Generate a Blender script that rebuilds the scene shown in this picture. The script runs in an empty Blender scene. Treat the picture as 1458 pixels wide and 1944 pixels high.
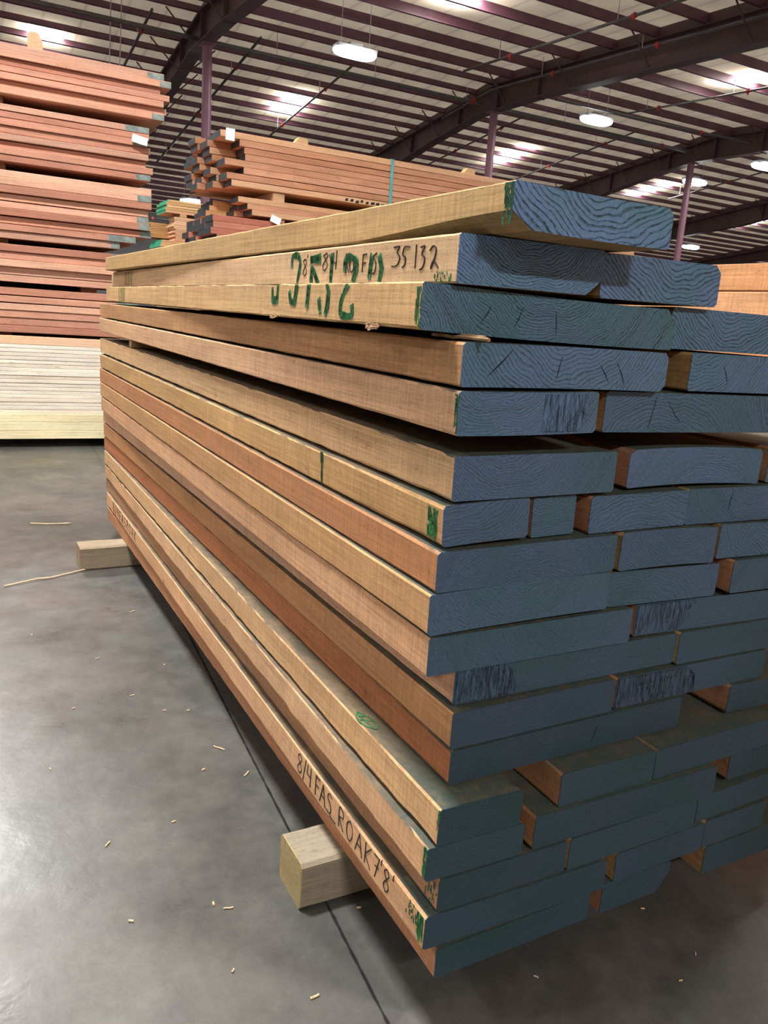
import bpy, math, random
from mathutils import Matrix, Vector, noise

# ---------------------------------------------------------------- camera, world, light, exposure
S = bpy.context.scene
C = S.collection
S.view_settings.view_transform = 'Standard'
S.view_settings.look = 'None'
S.view_settings.gamma = 1.0
S.view_settings.use_curve_mapping = False
S.view_settings.exposure = 0.0

cam_data = bpy.data.cameras.new('camera')
cam_data.sensor_fit = 'VERTICAL'
cam_data.sensor_height = 24.0
cam_data.lens = 24.0 * 1512.0 / 1944.0
cam_data.clip_start = 0.02
cam_data.clip_end = 400
cam = bpy.data.objects.new('camera', cam_data)
C.objects.link(cam)
_R, _U, _F = (0.883576, -0.462982, 0.070301), (0.048995, 0.240696, 0.969363), (0.465718, 0.853061, -0.235357)
cam.matrix_world = Matrix(((_R[0], _U[0], -_F[0], -0.4885), (_R[1], _U[1], -_F[1], -0.7377),
                           (_R[2], _U[2], -_F[2], 0.8993), (0, 0, 0, 1)))
S.camera = cam

world = bpy.data.worlds.new('hall_daylight')
S.world = world
world.use_nodes = True
world.node_tree.nodes['Background'].inputs[0].default_value = (0.93, 0.95, 1.0, 1)
world.node_tree.nodes['Background'].inputs[1].default_value = 1.5

LAMP_POWER = 110.0       # watts of each high bay lamp
LENS_GLOW = 14.0
SKYLIGHT_GLOW = 16.0
SKYLIGHT_POWER = 40.0
ADDED_DOOR_POWER = 60.0

# ---------------------------------------------------------------- helpers
def tag(o, label=None, cat=None, group=None, kind=None):
    if label: o['label'] = label
    if cat: o['category'] = cat
    if group: o['group'] = group
    if kind: o['kind'] = kind
    return o

class MB:
    def __init__(s): s.v = []; s.f = []; s.uv = {}
    def add(s, vs, fs):
        n = len(s.v); s.v += [tuple(p) for p in vs]; s.f += [tuple(i + n for i in f) for f in fs]
    def box(s, x0, x1, y0, y1, z0, z1):
        s.add([(x0,y0,z0),(x1,y0,z0),(x1,y1,z0),(x0,y1,z0),(x0,y0,z1),(x1,y0,z1),(x1,y1,z1),(x0,y1,z1)],
              [(0,3,2,1),(4,5,6,7),(0,1,5,4),(1,2,6,5),(2,3,7,6),(3,0,4,7)])
    def tube(s, a, b, r, n=8, cap=True):
        a = Vector(a); b = Vector(b); d = (b - a).normalized()
        u = d.orthogonal().normalized(); w = d.cross(u); vs = []
        for p in (a, b):
            for k in range(n):
                t = 2 * math.pi * k / n
                vs.append(p + u * (r * math.cos(t)) + w * (r * math.sin(t)))
        fs = [(k, (k+1) % n, n + (k+1) % n, n + k) for k in range(n)]
        if cap: fs += [tuple(range(n-1, -1, -1)), tuple(range(n, 2*n))]
        s.add(vs, fs)
    def sweep(s, pts, r, n=8):
        for a, b in zip(pts, pts[1:]): s.tube(a, b, r, n)
    def build(s, name, mat, parent=None, loc=None, smooth=False, bevel=0):
        me = bpy.data.meshes.new(name); me.from_pydata(s.v, [], s.f); me.update()
        if s.uv:
            ul = me.uv_layers.new(name='UVMap')
            for l in me.loops: ul.data[l.index].uv = s.uv.get(l.vertex_index, (0, 0))
        o = bpy.data.objects.new(name, me); C.objects.link(o)
        if mat: me.materials.append(mat)
        if parent: o.parent = parent
        if loc: o.location = loc
        if smooth:
            for p in me.polygons: p.use_smooth = True
        if bevel:
            m = o.modifiers.new('bevel', 'BEVEL'); m.width = bevel; m.segments = 2; m.limit_method = 'ANGLE'
        return o

def empty(name, loc=(0,0,0), rz=0.0):
    o = bpy.data.objects.new(name, None); C.objects.link(o); o.location = loc; o.rotation_euler = (0,0,rz)
    o.empty_display_size = 0.1
    return o

# ---------------------------------------------------------------- materials
def lin(r, g, b):
    f = lambda c: (c/255/12.92) if c/255 <= .04045 else ((c/255+.055)/1.055)**2.4
    return (f(r), f(g), f(b))

def new_mat(name):
    m = bpy.data.materials.new(name); m.use_nodes = True
    nt = m.node_tree; b = nt.nodes['Principled BSDF']
    def N(t, **kw):
        n = nt.nodes.new(t)
        for k, v in kw.items(): setattr(n, k, v)
        return n
    def Lk(a, c): nt.links.new(a, c)
    return m, nt, b, N, Lk

def simple(name, col, rough=.6, metal=0, nscale=0, nstr=.15, bump=0, coords='Object', emis=None, estr=0):
    m, nt, b, N, L = new_mat(name)
    b.inputs['Base Color'].default_value = (*col, 1)
    b.inputs['Roughness'].default_value = rough
    b.inputs['Metallic'].default_value = metal
    tc = N('ShaderNodeTexCoord'); no = N('ShaderNodeTexNoise'); no.inputs['Scale'].default_value = nscale or 6
    no.inputs['Detail'].default_value = 5
    L(tc.outputs[coords], no.inputs['Vector'])
    mp = N('ShaderNodeMapRange'); mp.inputs[3].default_value = 1 - nstr; mp.inputs[4].default_value = 1 + nstr
    mp.inputs[1].default_value = .3; mp.inputs[2].default_value = .7
    L(no.outputs[0], mp.inputs[0])
    mx = N('ShaderNodeMix', data_type='RGBA', blend_type='MULTIPLY'); mx.inputs[0].default_value = 1
    mx.inputs[6].default_value = (*col, 1); L(mp.outputs[0], mx.inputs[7]); L(mx.outputs[2], b.inputs['Base Color'])
    if bump:
        bp = N('ShaderNodeBump'); bp.inputs['Strength'].default_value = bump; bp.inputs['Distance'].default_value = .01
        L(no.outputs[0], bp.inputs['Height']); L(bp.outputs[0], b.inputs['Normal'])
    if estr:
        b.inputs['Emission Color'].default_value = (*(emis or col), 1); b.inputs['Emission Strength'].default_value = estr
    return m

def wood_mat(name, saw=.5, dusty=True, fine=1.0):
    """sawn oak: the body colour comes from the object's own colour; grain runs along local Y"""
    m, nt, b, N, L = new_mat(name)
    oi = N('ShaderNodeObjectInfo'); tc = N('ShaderNodeTexCoord')
    off = N('ShaderNodeVectorMath', operation='SCALE'); cb = N('ShaderNodeCombineXYZ')
    for i in range(3): L(oi.outputs['Random'], cb.inputs[i])
    L(cb.outputs[0], off.inputs[0]); off.inputs['Scale'].default_value = 37.0
    ad = N('ShaderNodeVectorMath', operation='ADD'); L(tc.outputs['Object'], ad.inputs[0]); L(off.outputs[0], ad.inputs[1])
    def tex(sc, scale, detail=4, rough=.6):
        mp = N('ShaderNodeMapping'); mp.inputs['Scale'].default_value = sc; L(ad.outputs[0], mp.inputs[0])
        n = N('ShaderNodeTexNoise'); n.inputs['Scale'].default_value = scale; n.inputs['Detail'].default_value = detail
        n.inputs['Roughness'].default_value = rough
        L(mp.outputs[0], n.inputs['Vector']); return n.outputs[0]
    def ramp(src, a, bb, lo, hi):
        r = N('ShaderNodeMapRange'); r.inputs[1].default_value = a; r.inputs[2].default_value = bb
        r.inputs[3].default_value = lo; r.inputs[4].default_value = hi; L(src, r.inputs[0]); return r.outputs[0]
    def mul(x, y):
        n = N('ShaderNodeMath', operation='MULTIPLY'); L(x, n.inputs[0]); L(y, n.inputs[1]); return n.outputs[0]
    grain = ramp(tex((22, 1.2, 70), 4, 6), .3, .7, .78, 1.16)
    sawl = ramp(tex((2, 46, 3), 5, 5, .75), .34, .68, 1 - .16*saw, 1 + .10*saw)
    blot = ramp(tex((3, 1.1, 5), 2.2, 3), .3, .7, .86, 1.12)
    pore = ramp(tex((30, 7, 95), 7*fine, 3, .8), .30, .46, .60, 1.0)
    stain = ramp(tex((5, 5.0, 9), 3.0, 5, .75), .27, .38, .58, 1.0)
    k = mul(mul(mul(grain, sawl), mul(blot, pore)), stain)
    mx = N('ShaderNodeMix', data_type='RGBA', blend_type='MULTIPLY'); mx.inputs[0].default_value = 1
    L(oi.outputs['Color'], mx.inputs[6]); L(k, mx.inputs[7])
    out = mx.outputs[2]
    # hue drift from tan to reddish
    hue = N('ShaderNodeMix', data_type='RGBA', blend_type='MULTIPLY')
    L(ramp(tex((4, .8, 4), 1.7, 2), .35, .65, 0, .55), hue.inputs[0]); L(out, hue.inputs[6]); hue.inputs[7].default_value = (1.03, .93, .84, 1)
    out = hue.outputs[2]
    if dusty:
        ge = N('ShaderNodeNewGeometry'); sx = N('ShaderNodeSeparateXYZ'); L(ge.outputs['True Normal'], sx.inputs[0])
        up = ramp(sx.outputs[2], .8, .95, 0, 1)
        pt = ramp(tex((8, 3, 8), 3.5, 6, .75), .33, .6, .70, 1.0)
        fac = mul(up, pt)
        d = N('ShaderNodeMix', data_type='RGBA'); L(fac, d.inputs[0]); L(out, d.inputs[6]); d.inputs[7].default_value = (.100, .088, .064, 1)
        sy = N('ShaderNodeSeparateXYZ'); L(tc.outputs['Object'], sy.inputs[0])
        ov = mul(mul(up, ramp(sy.outputs[1], .02, .22, .9, 0)), ramp(tex((9, 9, 9), 6, 5, .8), .3, .6, .35, 1))
        d2 = N('ShaderNodeMix', data_type='RGBA'); L(ov, d2.inputs[0]); L(d.outputs[2], d2.inputs[6]); d2.inputs[7].default_value = (.035, .068, .062, 1)
        out = d2.outputs[2]
    L(out, b.inputs['Base Color']); b.inputs['Roughness'].default_value = .78
    b.inputs['Specular IOR Level'].default_value = .25
    bp = N('ShaderNodeBump'); bp.inputs['Strength'].default_value = .35; bp.inputs['Distance'].default_value = .002
    L(mul(sawl, pore), bp.inputs['Height']); L(bp.outputs[0], b.inputs['Normal'])
    return m

def end_paint_mat():
    """blue wax end coating with the growth rings showing through; UV carries metres from the pith"""
    m, nt, b, N, L = new_mat('blue_end_paint')
    oi = N('ShaderNodeObjectInfo'); uv = N('ShaderNodeUVMap'); uv.uv_map = 'UVMap'; tc = N('ShaderNodeTexCoord')
    sep = N('ShaderNodeSeparateXYZ')
    nz = N('ShaderNodeTexNoise'); nz.inputs['Scale'].default_value = 11; nz.inputs['Detail'].default_value = 2
    L(uv.outputs[0], nz.inputs['Vector'])
    ln = N('ShaderNodeVectorMath', operation='LENGTH'); L(uv.outputs[0], ln.inputs[0])
    def M(op, a, c=None):
        n = N('ShaderNodeMath', operation=op)
        for i, q in enumerate((a, c)):
            if q is None: continue
            if isinstance(q, (int, float)): n.inputs[i].default_value = q
            else: L(q, n.inputs[i])
        return n.outputs[0]
    def ramp(src, a, bb, lo, hi, sm=False):
        r = N('ShaderNodeMapRange'); r.inputs[1].default_value = a; r.inputs[2].default_value = bb
        if sm: r.interpolation_type = 'SMOOTHSTEP'
        r.inputs[3].default_value = lo; r.inputs[4].default_value = hi; L(src, r.inputs[0]); return r.outputs[0]
    rad = M('ADD', ln.outputs['Value'], M('MULTIPLY', M('SUBTRACT', nz.outputs[0], .5), .050))
    n2 = N('ShaderNodeTexNoise'); n2.inputs['Scale'].default_value = 55; n2.inputs['Detail'].default_value = 3
    L(uv.outputs[0], n2.inputs['Vector'])
    rad = M('ADD', rad, M('MULTIPLY', M('SUBTRACT', n2.outputs[0], .5), .0065))
    wob = N('ShaderNodeTexNoise', noise_dimensions='1D'); L(M('MULTIPLY', rad, 55), wob.inputs['W'])
    ph = M('ADD', M('MULTIPLY', rad, 2*math.pi/.0052), M('MULTIPLY', wob.outputs[0], 4))
    s = M('SINE', ph)
    line = ramp(s, .30, 1.0, 0, 1, True)
    # ring lines break up into dashes
    br = N('ShaderNodeTexNoise'); br.inputs['Scale'].default_value = 160; br.inputs['Detail'].default_value = 3; L(uv.outputs[0], br.inputs['Vector'])
    line = M('MULTIPLY', line, ramp(br.outputs[0], .35, .6, .35, 1))
    line = M('MULTIPLY', line, oi.outputs['Alpha'])
    big = N('ShaderNodeTexNoise'); big.inputs['Scale'].default_value = 6; big.inputs['Detail'].default_value = 4
    L(tc.outputs['Object'], big.inputs['Vector'])
    off = N('ShaderNodeVectorMath', operation='ADD'); cb = N('ShaderNodeCombineXYZ'); L(M('MULTIPLY', oi.outputs['Random'], 50), cb.inputs[0])
    L(tc.outputs['Object'], off.inputs[0]); L(cb.outputs[0], off.inputs[1]); L(off.outputs[0], big.inputs['Vector'])
    tint = N('ShaderNodeMix', data_type='RGBA'); L(ramp(big.outputs[0], .42, .68, 0, .8), tint.inputs[0])
    L(oi.outputs['Color'], tint.inputs[6]); 
    gr = N('ShaderNodeMix', data_type='RGBA', blend_type='MULTIPLY'); gr.inputs[0].default_value = 1
    L(oi.outputs['Color'], gr.inputs[6]); gr.inputs[7].default_value = (.62, .93, .66, 1); L(gr.outputs[2], tint.inputs[7])
    mot = N('ShaderNodeTexNoise'); mot.inputs['Scale'].default_value = 240; mot.inputs['Detail'].default_value = 3
    L(tc.outputs['Object'], mot.inputs['Vector'])
    mm = N('ShaderNodeMix', data_type='RGBA', blend_type='MULTIPLY'); mm.inputs[0].default_value = 1
    L(tint.outputs[2], mm.inputs[6]); L(ramp(mot.outputs[0], .3, .7, .82, 1.18), mm.inputs[7])
    dk = N('ShaderNodeMix', data_type='RGBA'); L(line, dk.inputs[0]); L(mm.outputs[2], dk.inputs[6]); dk.inputs[7].default_value = (.018, .042, .050, 1)
    L(dk.outputs[2], b.inputs['Base Color'])
    b.inputs['Roughness'].default_value = .5; b.inputs['Specular IOR Level'].default_value = .4
    bp = N('ShaderNodeBump'); bp.inputs['Strength'].default_value = .5; bp.inputs['Distance'].default_value = .0015; bp.invert = True
    h = M('ADD', line, M('MULTIPLY', mot.outputs[0], .5)); L(h, bp.inputs['Height']); L(bp.outputs[0], b.inputs['Normal'])
    return m

def floor_mat():
    m, nt, b, N, L = new_mat('polished_concrete')
    tc = N('ShaderNodeTexCoord')
    def nz(sc, d, r=.6):
        n = N('ShaderNodeTexNoise'); n.inputs['Scale'].default_value = sc; n.inputs['Detail'].default_value = d
        n.inputs['Roughness'].default_value = r; L(tc.outputs['Object'], n.inputs['Vector']); return n.outputs[0]
    def M(op, a, c=None):
        n = N('ShaderNodeMath', operation=op)
        for i, q in enumerate((a, c)):
            if q is None: continue
            if isinstance(q, (int, float)): n.inputs[i].default_value = q
            else: L(q, n.inputs[i])
        return n.outputs[0]
    def ramp(src, a, bb, lo, hi):
        r = N('ShaderNodeMapRange'); r.inputs[1].default_value = a; r.inputs[2].default_value = bb
        r.inputs[3].default_value = lo; r.inputs[4].default_value = hi; L(src, r.inputs[0]); return r.outputs[0]
    k = M('MULTIPLY', ramp(nz(2.2, 7, .7), .32, .68, .62, 1.3), ramp(nz(14, 8, .8), .28, .72, .62, 1.3))
    speck = ramp(nz(150, 5, .85), .25, .42, .55, 1)
    k = M('MULTIPLY', k, speck)
    col = N('ShaderNodeMix', data_type='RGBA'); L(ramp(nz(2.3, 3), .35, .65, 0, 1), col.inputs[0])
    col.inputs[6].default_value = (.076, .080, .075, 1); col.inputs[7].default_value = (.094, .087, .080, 1)
    mx = N('ShaderNodeMix', data_type='RGBA', blend_type='MULTIPLY'); mx.inputs[0].default_value = 1
    L(col.outputs[2], mx.inputs[6]); L(k, mx.inputs[7])
    # saw-cut control joints: one beside the pack, others every few metres across
    sp = N('ShaderNodeSeparateXYZ'); L(tc.outputs['Object'], sp.inputs[0])
    d1 = M('ABSOLUTE', M('SUBTRACT', M('SUBTRACT', sp.outputs[0], M('MULTIPLY', sp.outputs[1], .06)), -.028))
    wv = M('MULTIPLY', M('SUBTRACT', nz(30, 3), .5), .006)
    d1 = M('ADD', d1, wv)
    joint = ramp(d1, .0012, .0034, 1, 0)
    jm = N('ShaderNodeMix', data_type='RGBA'); L(joint, jm.inputs[0]); L(mx.outputs[2], jm.inputs[6]); jm.inputs[7].default_value = (.008, .008, .008, 1)
    L(jm.outputs[2], b.inputs['Base Color'])
    L(ramp(nz(5, 5), .3, .7, .24, .44), b.inputs['Roughness'])
    b.inputs['Specular IOR Level'].default_value = .6
    bp = N('ShaderNodeBump'); bp.inputs['Strength'].default_value = .12; bp.inputs['Distance'].default_value = .004
    L(nz(40, 4), bp.inputs['Height']); L(bp.outputs[0], b.inputs['Normal'])
    return m

def streak_mat(name, rough=.4):
    m, nt, b, N, L = new_mat(name); oi = N('ShaderNodeObjectInfo')
    tc = N('ShaderNodeTexCoord'); mp = N('ShaderNodeMapping'); mp.inputs['Scale'].default_value = (200, 40, 22); mp.inputs['Rotation'].default_value = (0, .35, 0)
    L(tc.outputs['Object'], mp.inputs[0]); n = N('ShaderNodeTexNoise'); n.inputs['Scale'].default_value = 1.6; n.inputs['Detail'].default_value = 5
    n.inputs['Roughness'].default_value = .7
    L(mp.outputs[0], n.inputs['Vector'])
    r = N('ShaderNodeValToRGB'); r.color_ramp.elements[0].position = .38; r.color_ramp.elements[1].position = .66
    r.color_ramp.elements[0].color = (.14, .14, .16, 1); r.color_ramp.elements[1].color = (1.8, 1.8, 1.8, 1)
    mx = N('ShaderNodeMix', data_type='RGBA', blend_type='MULTIPLY'); mx.inputs[0].default_value = 1; L(oi.outputs['Color'], mx.inputs[6])
    L(n.outputs[0], r.inputs[0]); L(r.outputs[0], mx.inputs[7]); L(mx.outputs[2], b.inputs['Base Color']); b.inputs['Roughness'].default_value = rough
    bp = N('ShaderNodeBump'); bp.inputs['Strength'].default_value = .9; bp.inputs['Distance'].default_value = .004
    L(n.outputs[0], bp.inputs['Height']); L(bp.outputs[0], b.inputs['Normal'])
    return m

def ceiling_mat():
    m, nt, b, N, L = new_mat('roof_insulation')
    tc = N('ShaderNodeTexCoord'); n = N('ShaderNodeTexNoise'); n.inputs['Scale'].default_value = 1.5; n.inputs['Detail'].default_value = 4
    L(tc.outputs['Object'], n.inputs['Vector'])
    r = N('ShaderNodeMapRange'); r.inputs[1].default_value = .3; r.inputs[2].default_value = .7; r.inputs[3].default_value = .88; r.inputs[4].default_value = 1.08
    L(n.outputs[0], r.inputs[0])
    w = N('ShaderNodeTexWave'); w.bands_direction = 'X'; w.inputs['Scale'].default_value = .42; w.inputs['Distortion'].default_value = .4
    L(tc.outputs['Object'], w.inputs['Vector'])
    r2 = N('ShaderNodeMapRange'); r2.inputs[1].default_value = 0; r2.inputs[2].default_value = .04; r2.inputs[3].default_value = .8; r2.inputs[4].default_value = 1
    L(w.outputs[1], r2.inputs[0])
    k = N('ShaderNodeMath', operation='MULTIPLY'); L(r.outputs[0], k.inputs[0]); L(r2.outputs[0], k.inputs[1])
    mx = N('ShaderNodeMix', data_type='RGBA', blend_type='MULTIPLY'); mx.inputs[0].default_value = 1
    mx.inputs[6].default_value = (.80, .73, .63, 1); L(k.outputs[0], mx.inputs[7]); L(mx.outputs[2], b.inputs['Base Color'])
    b.inputs['Roughness'].default_value = .6
    # insulation sheet made translucent: sky light added through it brightens ceiling and hall
    tr = N('ShaderNodeBsdfTranslucent'); L(mx.outputs[2], tr.inputs['Color'])
    ms = N('ShaderNodeMixShader'); ms.inputs[0].default_value = .5
    L(b.outputs[0], ms.inputs[1]); L(tr.outputs[0], ms.inputs[2]); L(ms.outputs[0], nt.nodes['Material Output'].inputs[0])
    bp = N('ShaderNodeBump'); bp.inputs['Strength'].default_value = .4; bp.inputs['Distance'].default_value = .05
    L(n.outputs[0], bp.inputs['Height']); L(bp.outputs[0], b.inputs['Normal'])
    return m

WOOD = wood_mat('sawn_oak', 1.25)
WOOD_FAR = wood_mat('sawn_boards', .35, dusty=False)
PAINT = end_paint_mat()
TORN = streak_mat('torn_painted_grain')
FLOOR = floor_mat()
CEIL = ceiling_mat()
STEEL = simple('maroon_primer_steel', (.17, .070, .105), .45, nscale=3, nstr=.18)
STEEL_D = simple('dark_maroon_steel', (.105, .060, .062), .5, nscale=2, nstr=.2)
COLUMN = simple('mauve_column_paint', (.26, .12, .165), .4, nscale=3, nstr=.12)
PIPE = simple('sprinkler_pipe', (.16, .15, .15), .35, metal=.5, nscale=5)
RED = simple('red_fitting', (.55, .05, .04), .5, nscale=9)
HOUSING = simple('lamp_housing', (.6, .6, .62), .4, nscale=5)
GLOW = simple('lamp_lens', (.95, .97, 1), .3, emis=(.93, .97, 1), estr=LENS_GLOW)
SKYL = simple('skylight_sheet', (.95, .95, .95), .4, emis=(1, .97, .93), estr=SKYLIGHT_GLOW)
WALL = simple('metal_siding', (.42, .43, .44), .6, nscale=1, nstr=.08)
INK = simple('black_marker', (.012, .010, .012), .6, nscale=40)
GREEN = simple('green_stencil_ink', (.03, .17, .05), .7, nscale=60, nstr=.6)
GREEN_D = simple('dark_green_ink', (.008, .10, .045), .6, nscale=60, nstr=.4)
CRACK = simple('check_shadow', (.006, .008, .010), .9, nscale=30)
WHITE = simple('white_paper', (.86, .87, .92), .6, nscale=5, nstr=.03)
TEAL = simple('teal_strap', (.12, .42, .42), .4, nscale=5)
BLACKEND = simple('black_end_paint', (.022, .026, .03), .5, nscale=30, nstr=.5, bump=.3)
GREYEND = simple('grey_green_end_paint', (.20, .24, .22), .6, nscale=30, nstr=.35)
GREENEND = simple('green_end_paint', (.03, .30, .16), .6, nscale=30, nstr=.3)
CHIP = simple('fresh_wood_chip', (.72, .52, .30), .7, nscale=50)

# ---------------------------------------------------------------- the hall (structure)
RIDGE_Y, RIDGE_Z, NEAR_S, FAR_S = 17.0, 6.87, .05, .12
def roof(y): return RIDGE_Z + (NEAR_S if y < RIDGE_Y else -FAR_S) * (y - RIDGE_Y)
X0, X1, Y0, Y1 = -14.0, 62.0, -12.0, 36.0

def struct(o): o['kind'] = 'structure'; return o
m = MB(); m.box(X0, X1, Y0, Y1, -.2, 0); struct(m.build('floor', FLOOR))
m = MB()
ys = [Y0, 0, RIDGE_Y, 26, Y1]
vs = []
for y in ys:
    for x in (X0, X1): vs += [(x, y, roof(y)), (x, y, roof(y) + .15)]
fs = []
for i in range(len(ys)-1):
    a = 4*i; fs += [(a, a+2, a+6, a+4), (a+1, a+5, a+7, a+3), (a, a+4, a+5, a+1), (a+2, a+3, a+7, a+6)]
n = 4*(len(ys)-1); fs += [(0, 1, 3, 2), (n, n+2, n+3, n+1)]
m.add(vs, fs); struct(m.build('ceiling', CEIL))
m = MB(); m.box(X0, X1, Y1, Y1+.2, -.2, roof(Y1)+.1); struct(m.build('wall_far', WALL))
m = MB(); m.box(X1, X1+.2, Y0, Y1, -.2, 5.2); struct(m.build('wall_right', WALL))
m = MB(); m.box(X0, X1, Y0-.2, Y0, -.2, roof(Y0)+.1); struct(m.build('wall_back', WALL))
# left wall with an unseen doorway, added for light from the left
m = MB(); ADDED_DOORS = [(8, 12.5)]
yy = Y0
for a, bq in ADDED_DOORS:
    m.box(X0-.2, X0, yy, a, -.2, 6.0); m.box(X0-.2, X0, a, bq, 4.2, 6.0); yy = bq
m.box(X0-.2, X0, yy, Y1, -.2, 5.0)
struct(m.build('wall_left', WALL))

def area(name, loc, rot, sx, sy, power, col, parent=None):
    l = bpy.data.lights.new(name, 'AREA'); l.shape = 'RECTANGLE'; l.size = sx; l.size_y = sy; l.energy = power; l.color = col
    o = bpy.data.objects.new(name, l); C.objects.link(o); o.location = loc; o.rotation_euler = rot
    if parent: o.parent = parent
    return o
for a, bq in ADDED_DOORS:
    area('added_doorway_light', (X0-.05, (a+bq)/2, 2.1), (0, math.radians(-90), 0), 4.1, bq-a, ADDED_DOOR_POWER, (.95, .97, 1))

# translucent skylight strips in the roof
def skylight(n, xc, y0, y1, w=.75):
    m = MB()
    m.add([(xc-w/2, y0, roof(y0)-.012), (xc+w/2, y0, roof(y0)-.012), (xc+w/2, y1, roof(y1)-.012), (xc-w/2, y1, roof(y1)-.012),
           (xc-w/2, y0, roof(y0)+.16), (xc+w/2, y0, roof(y0)+.16), (xc+w/2, y1, roof(y1)+.16), (xc-w/2, y1, roof(y1)+.16)],
          [(0,3,2,1),(4,5,6,7),(0,1,5,4),(1,2,6,5),(2,3,7,6),(3,0,4,7)])
    o = struct(m.build('window_%d' % n, SKYL))
    return o
SKY = [(1.62, 19.95, 20.75), (7.8, 20.5, 22.2), (15.5, 21.0, 22.9), (22.3, 21.3, 23.3), (29.9, 22.8, 24.6),
       (7.95, 12.1, 13.72), (15.45, 12.0, 13.75), (22.8, 12.0, 13.7), (1.2, 11.8, 13.2), (1.2, 3.2, 4.8), (7.9, 3.2, 4.8), (-5.5, 3.2, 4.8), (-5.5, 12, 13.6)]
for i, (xc, a, bq) in enumerate(SKY):
    skylight(i+1, xc, a, bq)
    area('skylight_daylight', (xc, (a+bq)/2, roof((a+bq)/2)-.06), (0, 0, 0), .75, bq-a, SKYLIGHT_POWER, (1, .97, .93))
# ---------------------------------------------------------------- roof steel
def purlin_y():
    out = []
    y = 16.55
    while y > Y0 + .5: out.append(y); y -= 1.16
    y = 17.36
    while y < Y1 - .5: out.append(y); y += .745
    return sorted(out)
PUR = purlin_y()
pme = None
def purlin_mesh(D):
    m = MB()
    m.box(X0, X1, -.006, .006, -D, -.005)               # web
    m.box(X0, X1, -.060, .006, -D, -D+.010)             # lower flange
    m.box(X0, X1, -.006, .060, -.015, -.005)            # upper flange
    m.box(X0, X1, -.066, -.056, -D, -D+.025)            # lip
    return m
pme = {}
for i, y in enumerate(PUR):
    s = NEAR_S if y < RIDGE_Y else -FAR_S
    D = .195 if y < RIDGE_Y else .145
    if D not in pme:
        o = purlin_mesh(D).build('roof_purlin', STEEL); pme[D] = o.data
    else:
        o = bpy.data.objects.new('roof_purlin', pme[D]); C.objects.link(o)
    o.location = (0, y, roof(y)); o.rotation_euler = (math.atan(s), 0, 0)
    near = y < RIDGE_Y
    tag(o, 'maroon steel purlin under the pale roof on the near side of the ridge' if near else
        'maroon steel purlin under the roof descending beyond the ridge, seen between the lumber stacks',
        'purlin', 'purlins of the near roof slope' if near else 'purlins of the far roof slope')

BX = [-3.3, 4.3, 11.6, 19.3, 27.0, 34.7]
BLAB = ['maroon roof beam above the unseen area left of the lumber', 'dark maroon roof beam at top left, above the leftmost steel column',
        'long maroon roof beam crossing from the top right corner to the middle column',
        'maroon roof beam over the column at the far right of the photo', 'lower maroon roof beam at the right edge, beyond the rightmost column',
        'faint farthest maroon roof beam near the right edge']
def botz(y):
    pts = [(Y0, 5.0), (4, 5.55), (9.4, 5.76), (15.5, 6.06), (17.8, 6.08), (20.0, 5.78), (22.0, 5.45), (28.0, 4.9), (Y1, 3.7)]
    for (a, za), (b, zb) in zip(pts, pts[1:]):
        if a <= y <= b: return za + (zb-za)*(y-a)/(b-a)
BY = [Y0, 4, 9.4, 12.5, 15.5, 17.0, 17.8, 20.0, 22.0, 28.0, Y1]
def strip(m, y0, y1, x0, x1, zf0, zf1):
    """a box following two height functions between y0 and y1"""
    vs = [(x0,y0,zf0(y0)),(x1,y0,zf0(y0)),(x1,y1,zf0(y1)),(x0,y1,zf0(y1)),(x0,y0,zf1(y0)),(x1,y0,zf1(y0)),(x1,y1,zf1(y1)),(x0,y1,zf1(y1))]
    m.add(vs, [(0,3,2,1),(4,5,6,7),(0,1,5,4),(1,2,6,5),(2,3,7,6),(3,0,4,7)])
for bi, bx in enumerate(BX):
    t = empty('roof_beam', (bx, 17.0, 6.0)); tag(t, BLAB[bi], 'beam', 'tapered roof beams')
    loc = Vector((bx, 17.0, 6.0))
    def part(m, name, mat, **k):
        m.v = [(p[0]-0, p[1]-17.0, p[2]-6.0) for p in m.v]
        return m.build(name, mat, t, **k)
    m = MB()
    for a, b in zip(BY, BY[1:]): strip(m, a, b, -.012, .012, botz, lambda y: roof(y)-.01)
    part(m, 'web', STEEL_D)
    m = MB()
    for a, b in zip(BY, BY[1:]): strip(m, a, b, -.14, .14, lambda y: botz(y)-.022, botz)
    part(m, 'lower_flange', STEEL_D)
    m = MB()
    for a, b in zip(BY, BY[1:]): strip(m, a, b, -.12, .12, lambda y: roof(y)-.235, lambda y: roof(y)-.215)
    part(m, 'upper_flange', STEEL_D)
    for y in (15.4, 17.0, 18.7, 21.2):
        m = MB(); m.box(-.11, .11, y-.012, y+.012, botz(y)-.05, roof(y)-.2); part(m, 'stiffener_plate', STEEL_D)
    for y in PUR:
        if 6 < y < 27 and (bi in (1, 2, 3, 4)) and PUR.index(y) % 2 == (bi % 2):
            for sx in (-1, 1):
                m = MB(); m.tube((sx*.13, y, botz(y)+.01), (sx*.72, y, roof(y)-.16), .017, 5); part(m, 'flange_brace', STEEL_D)

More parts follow.
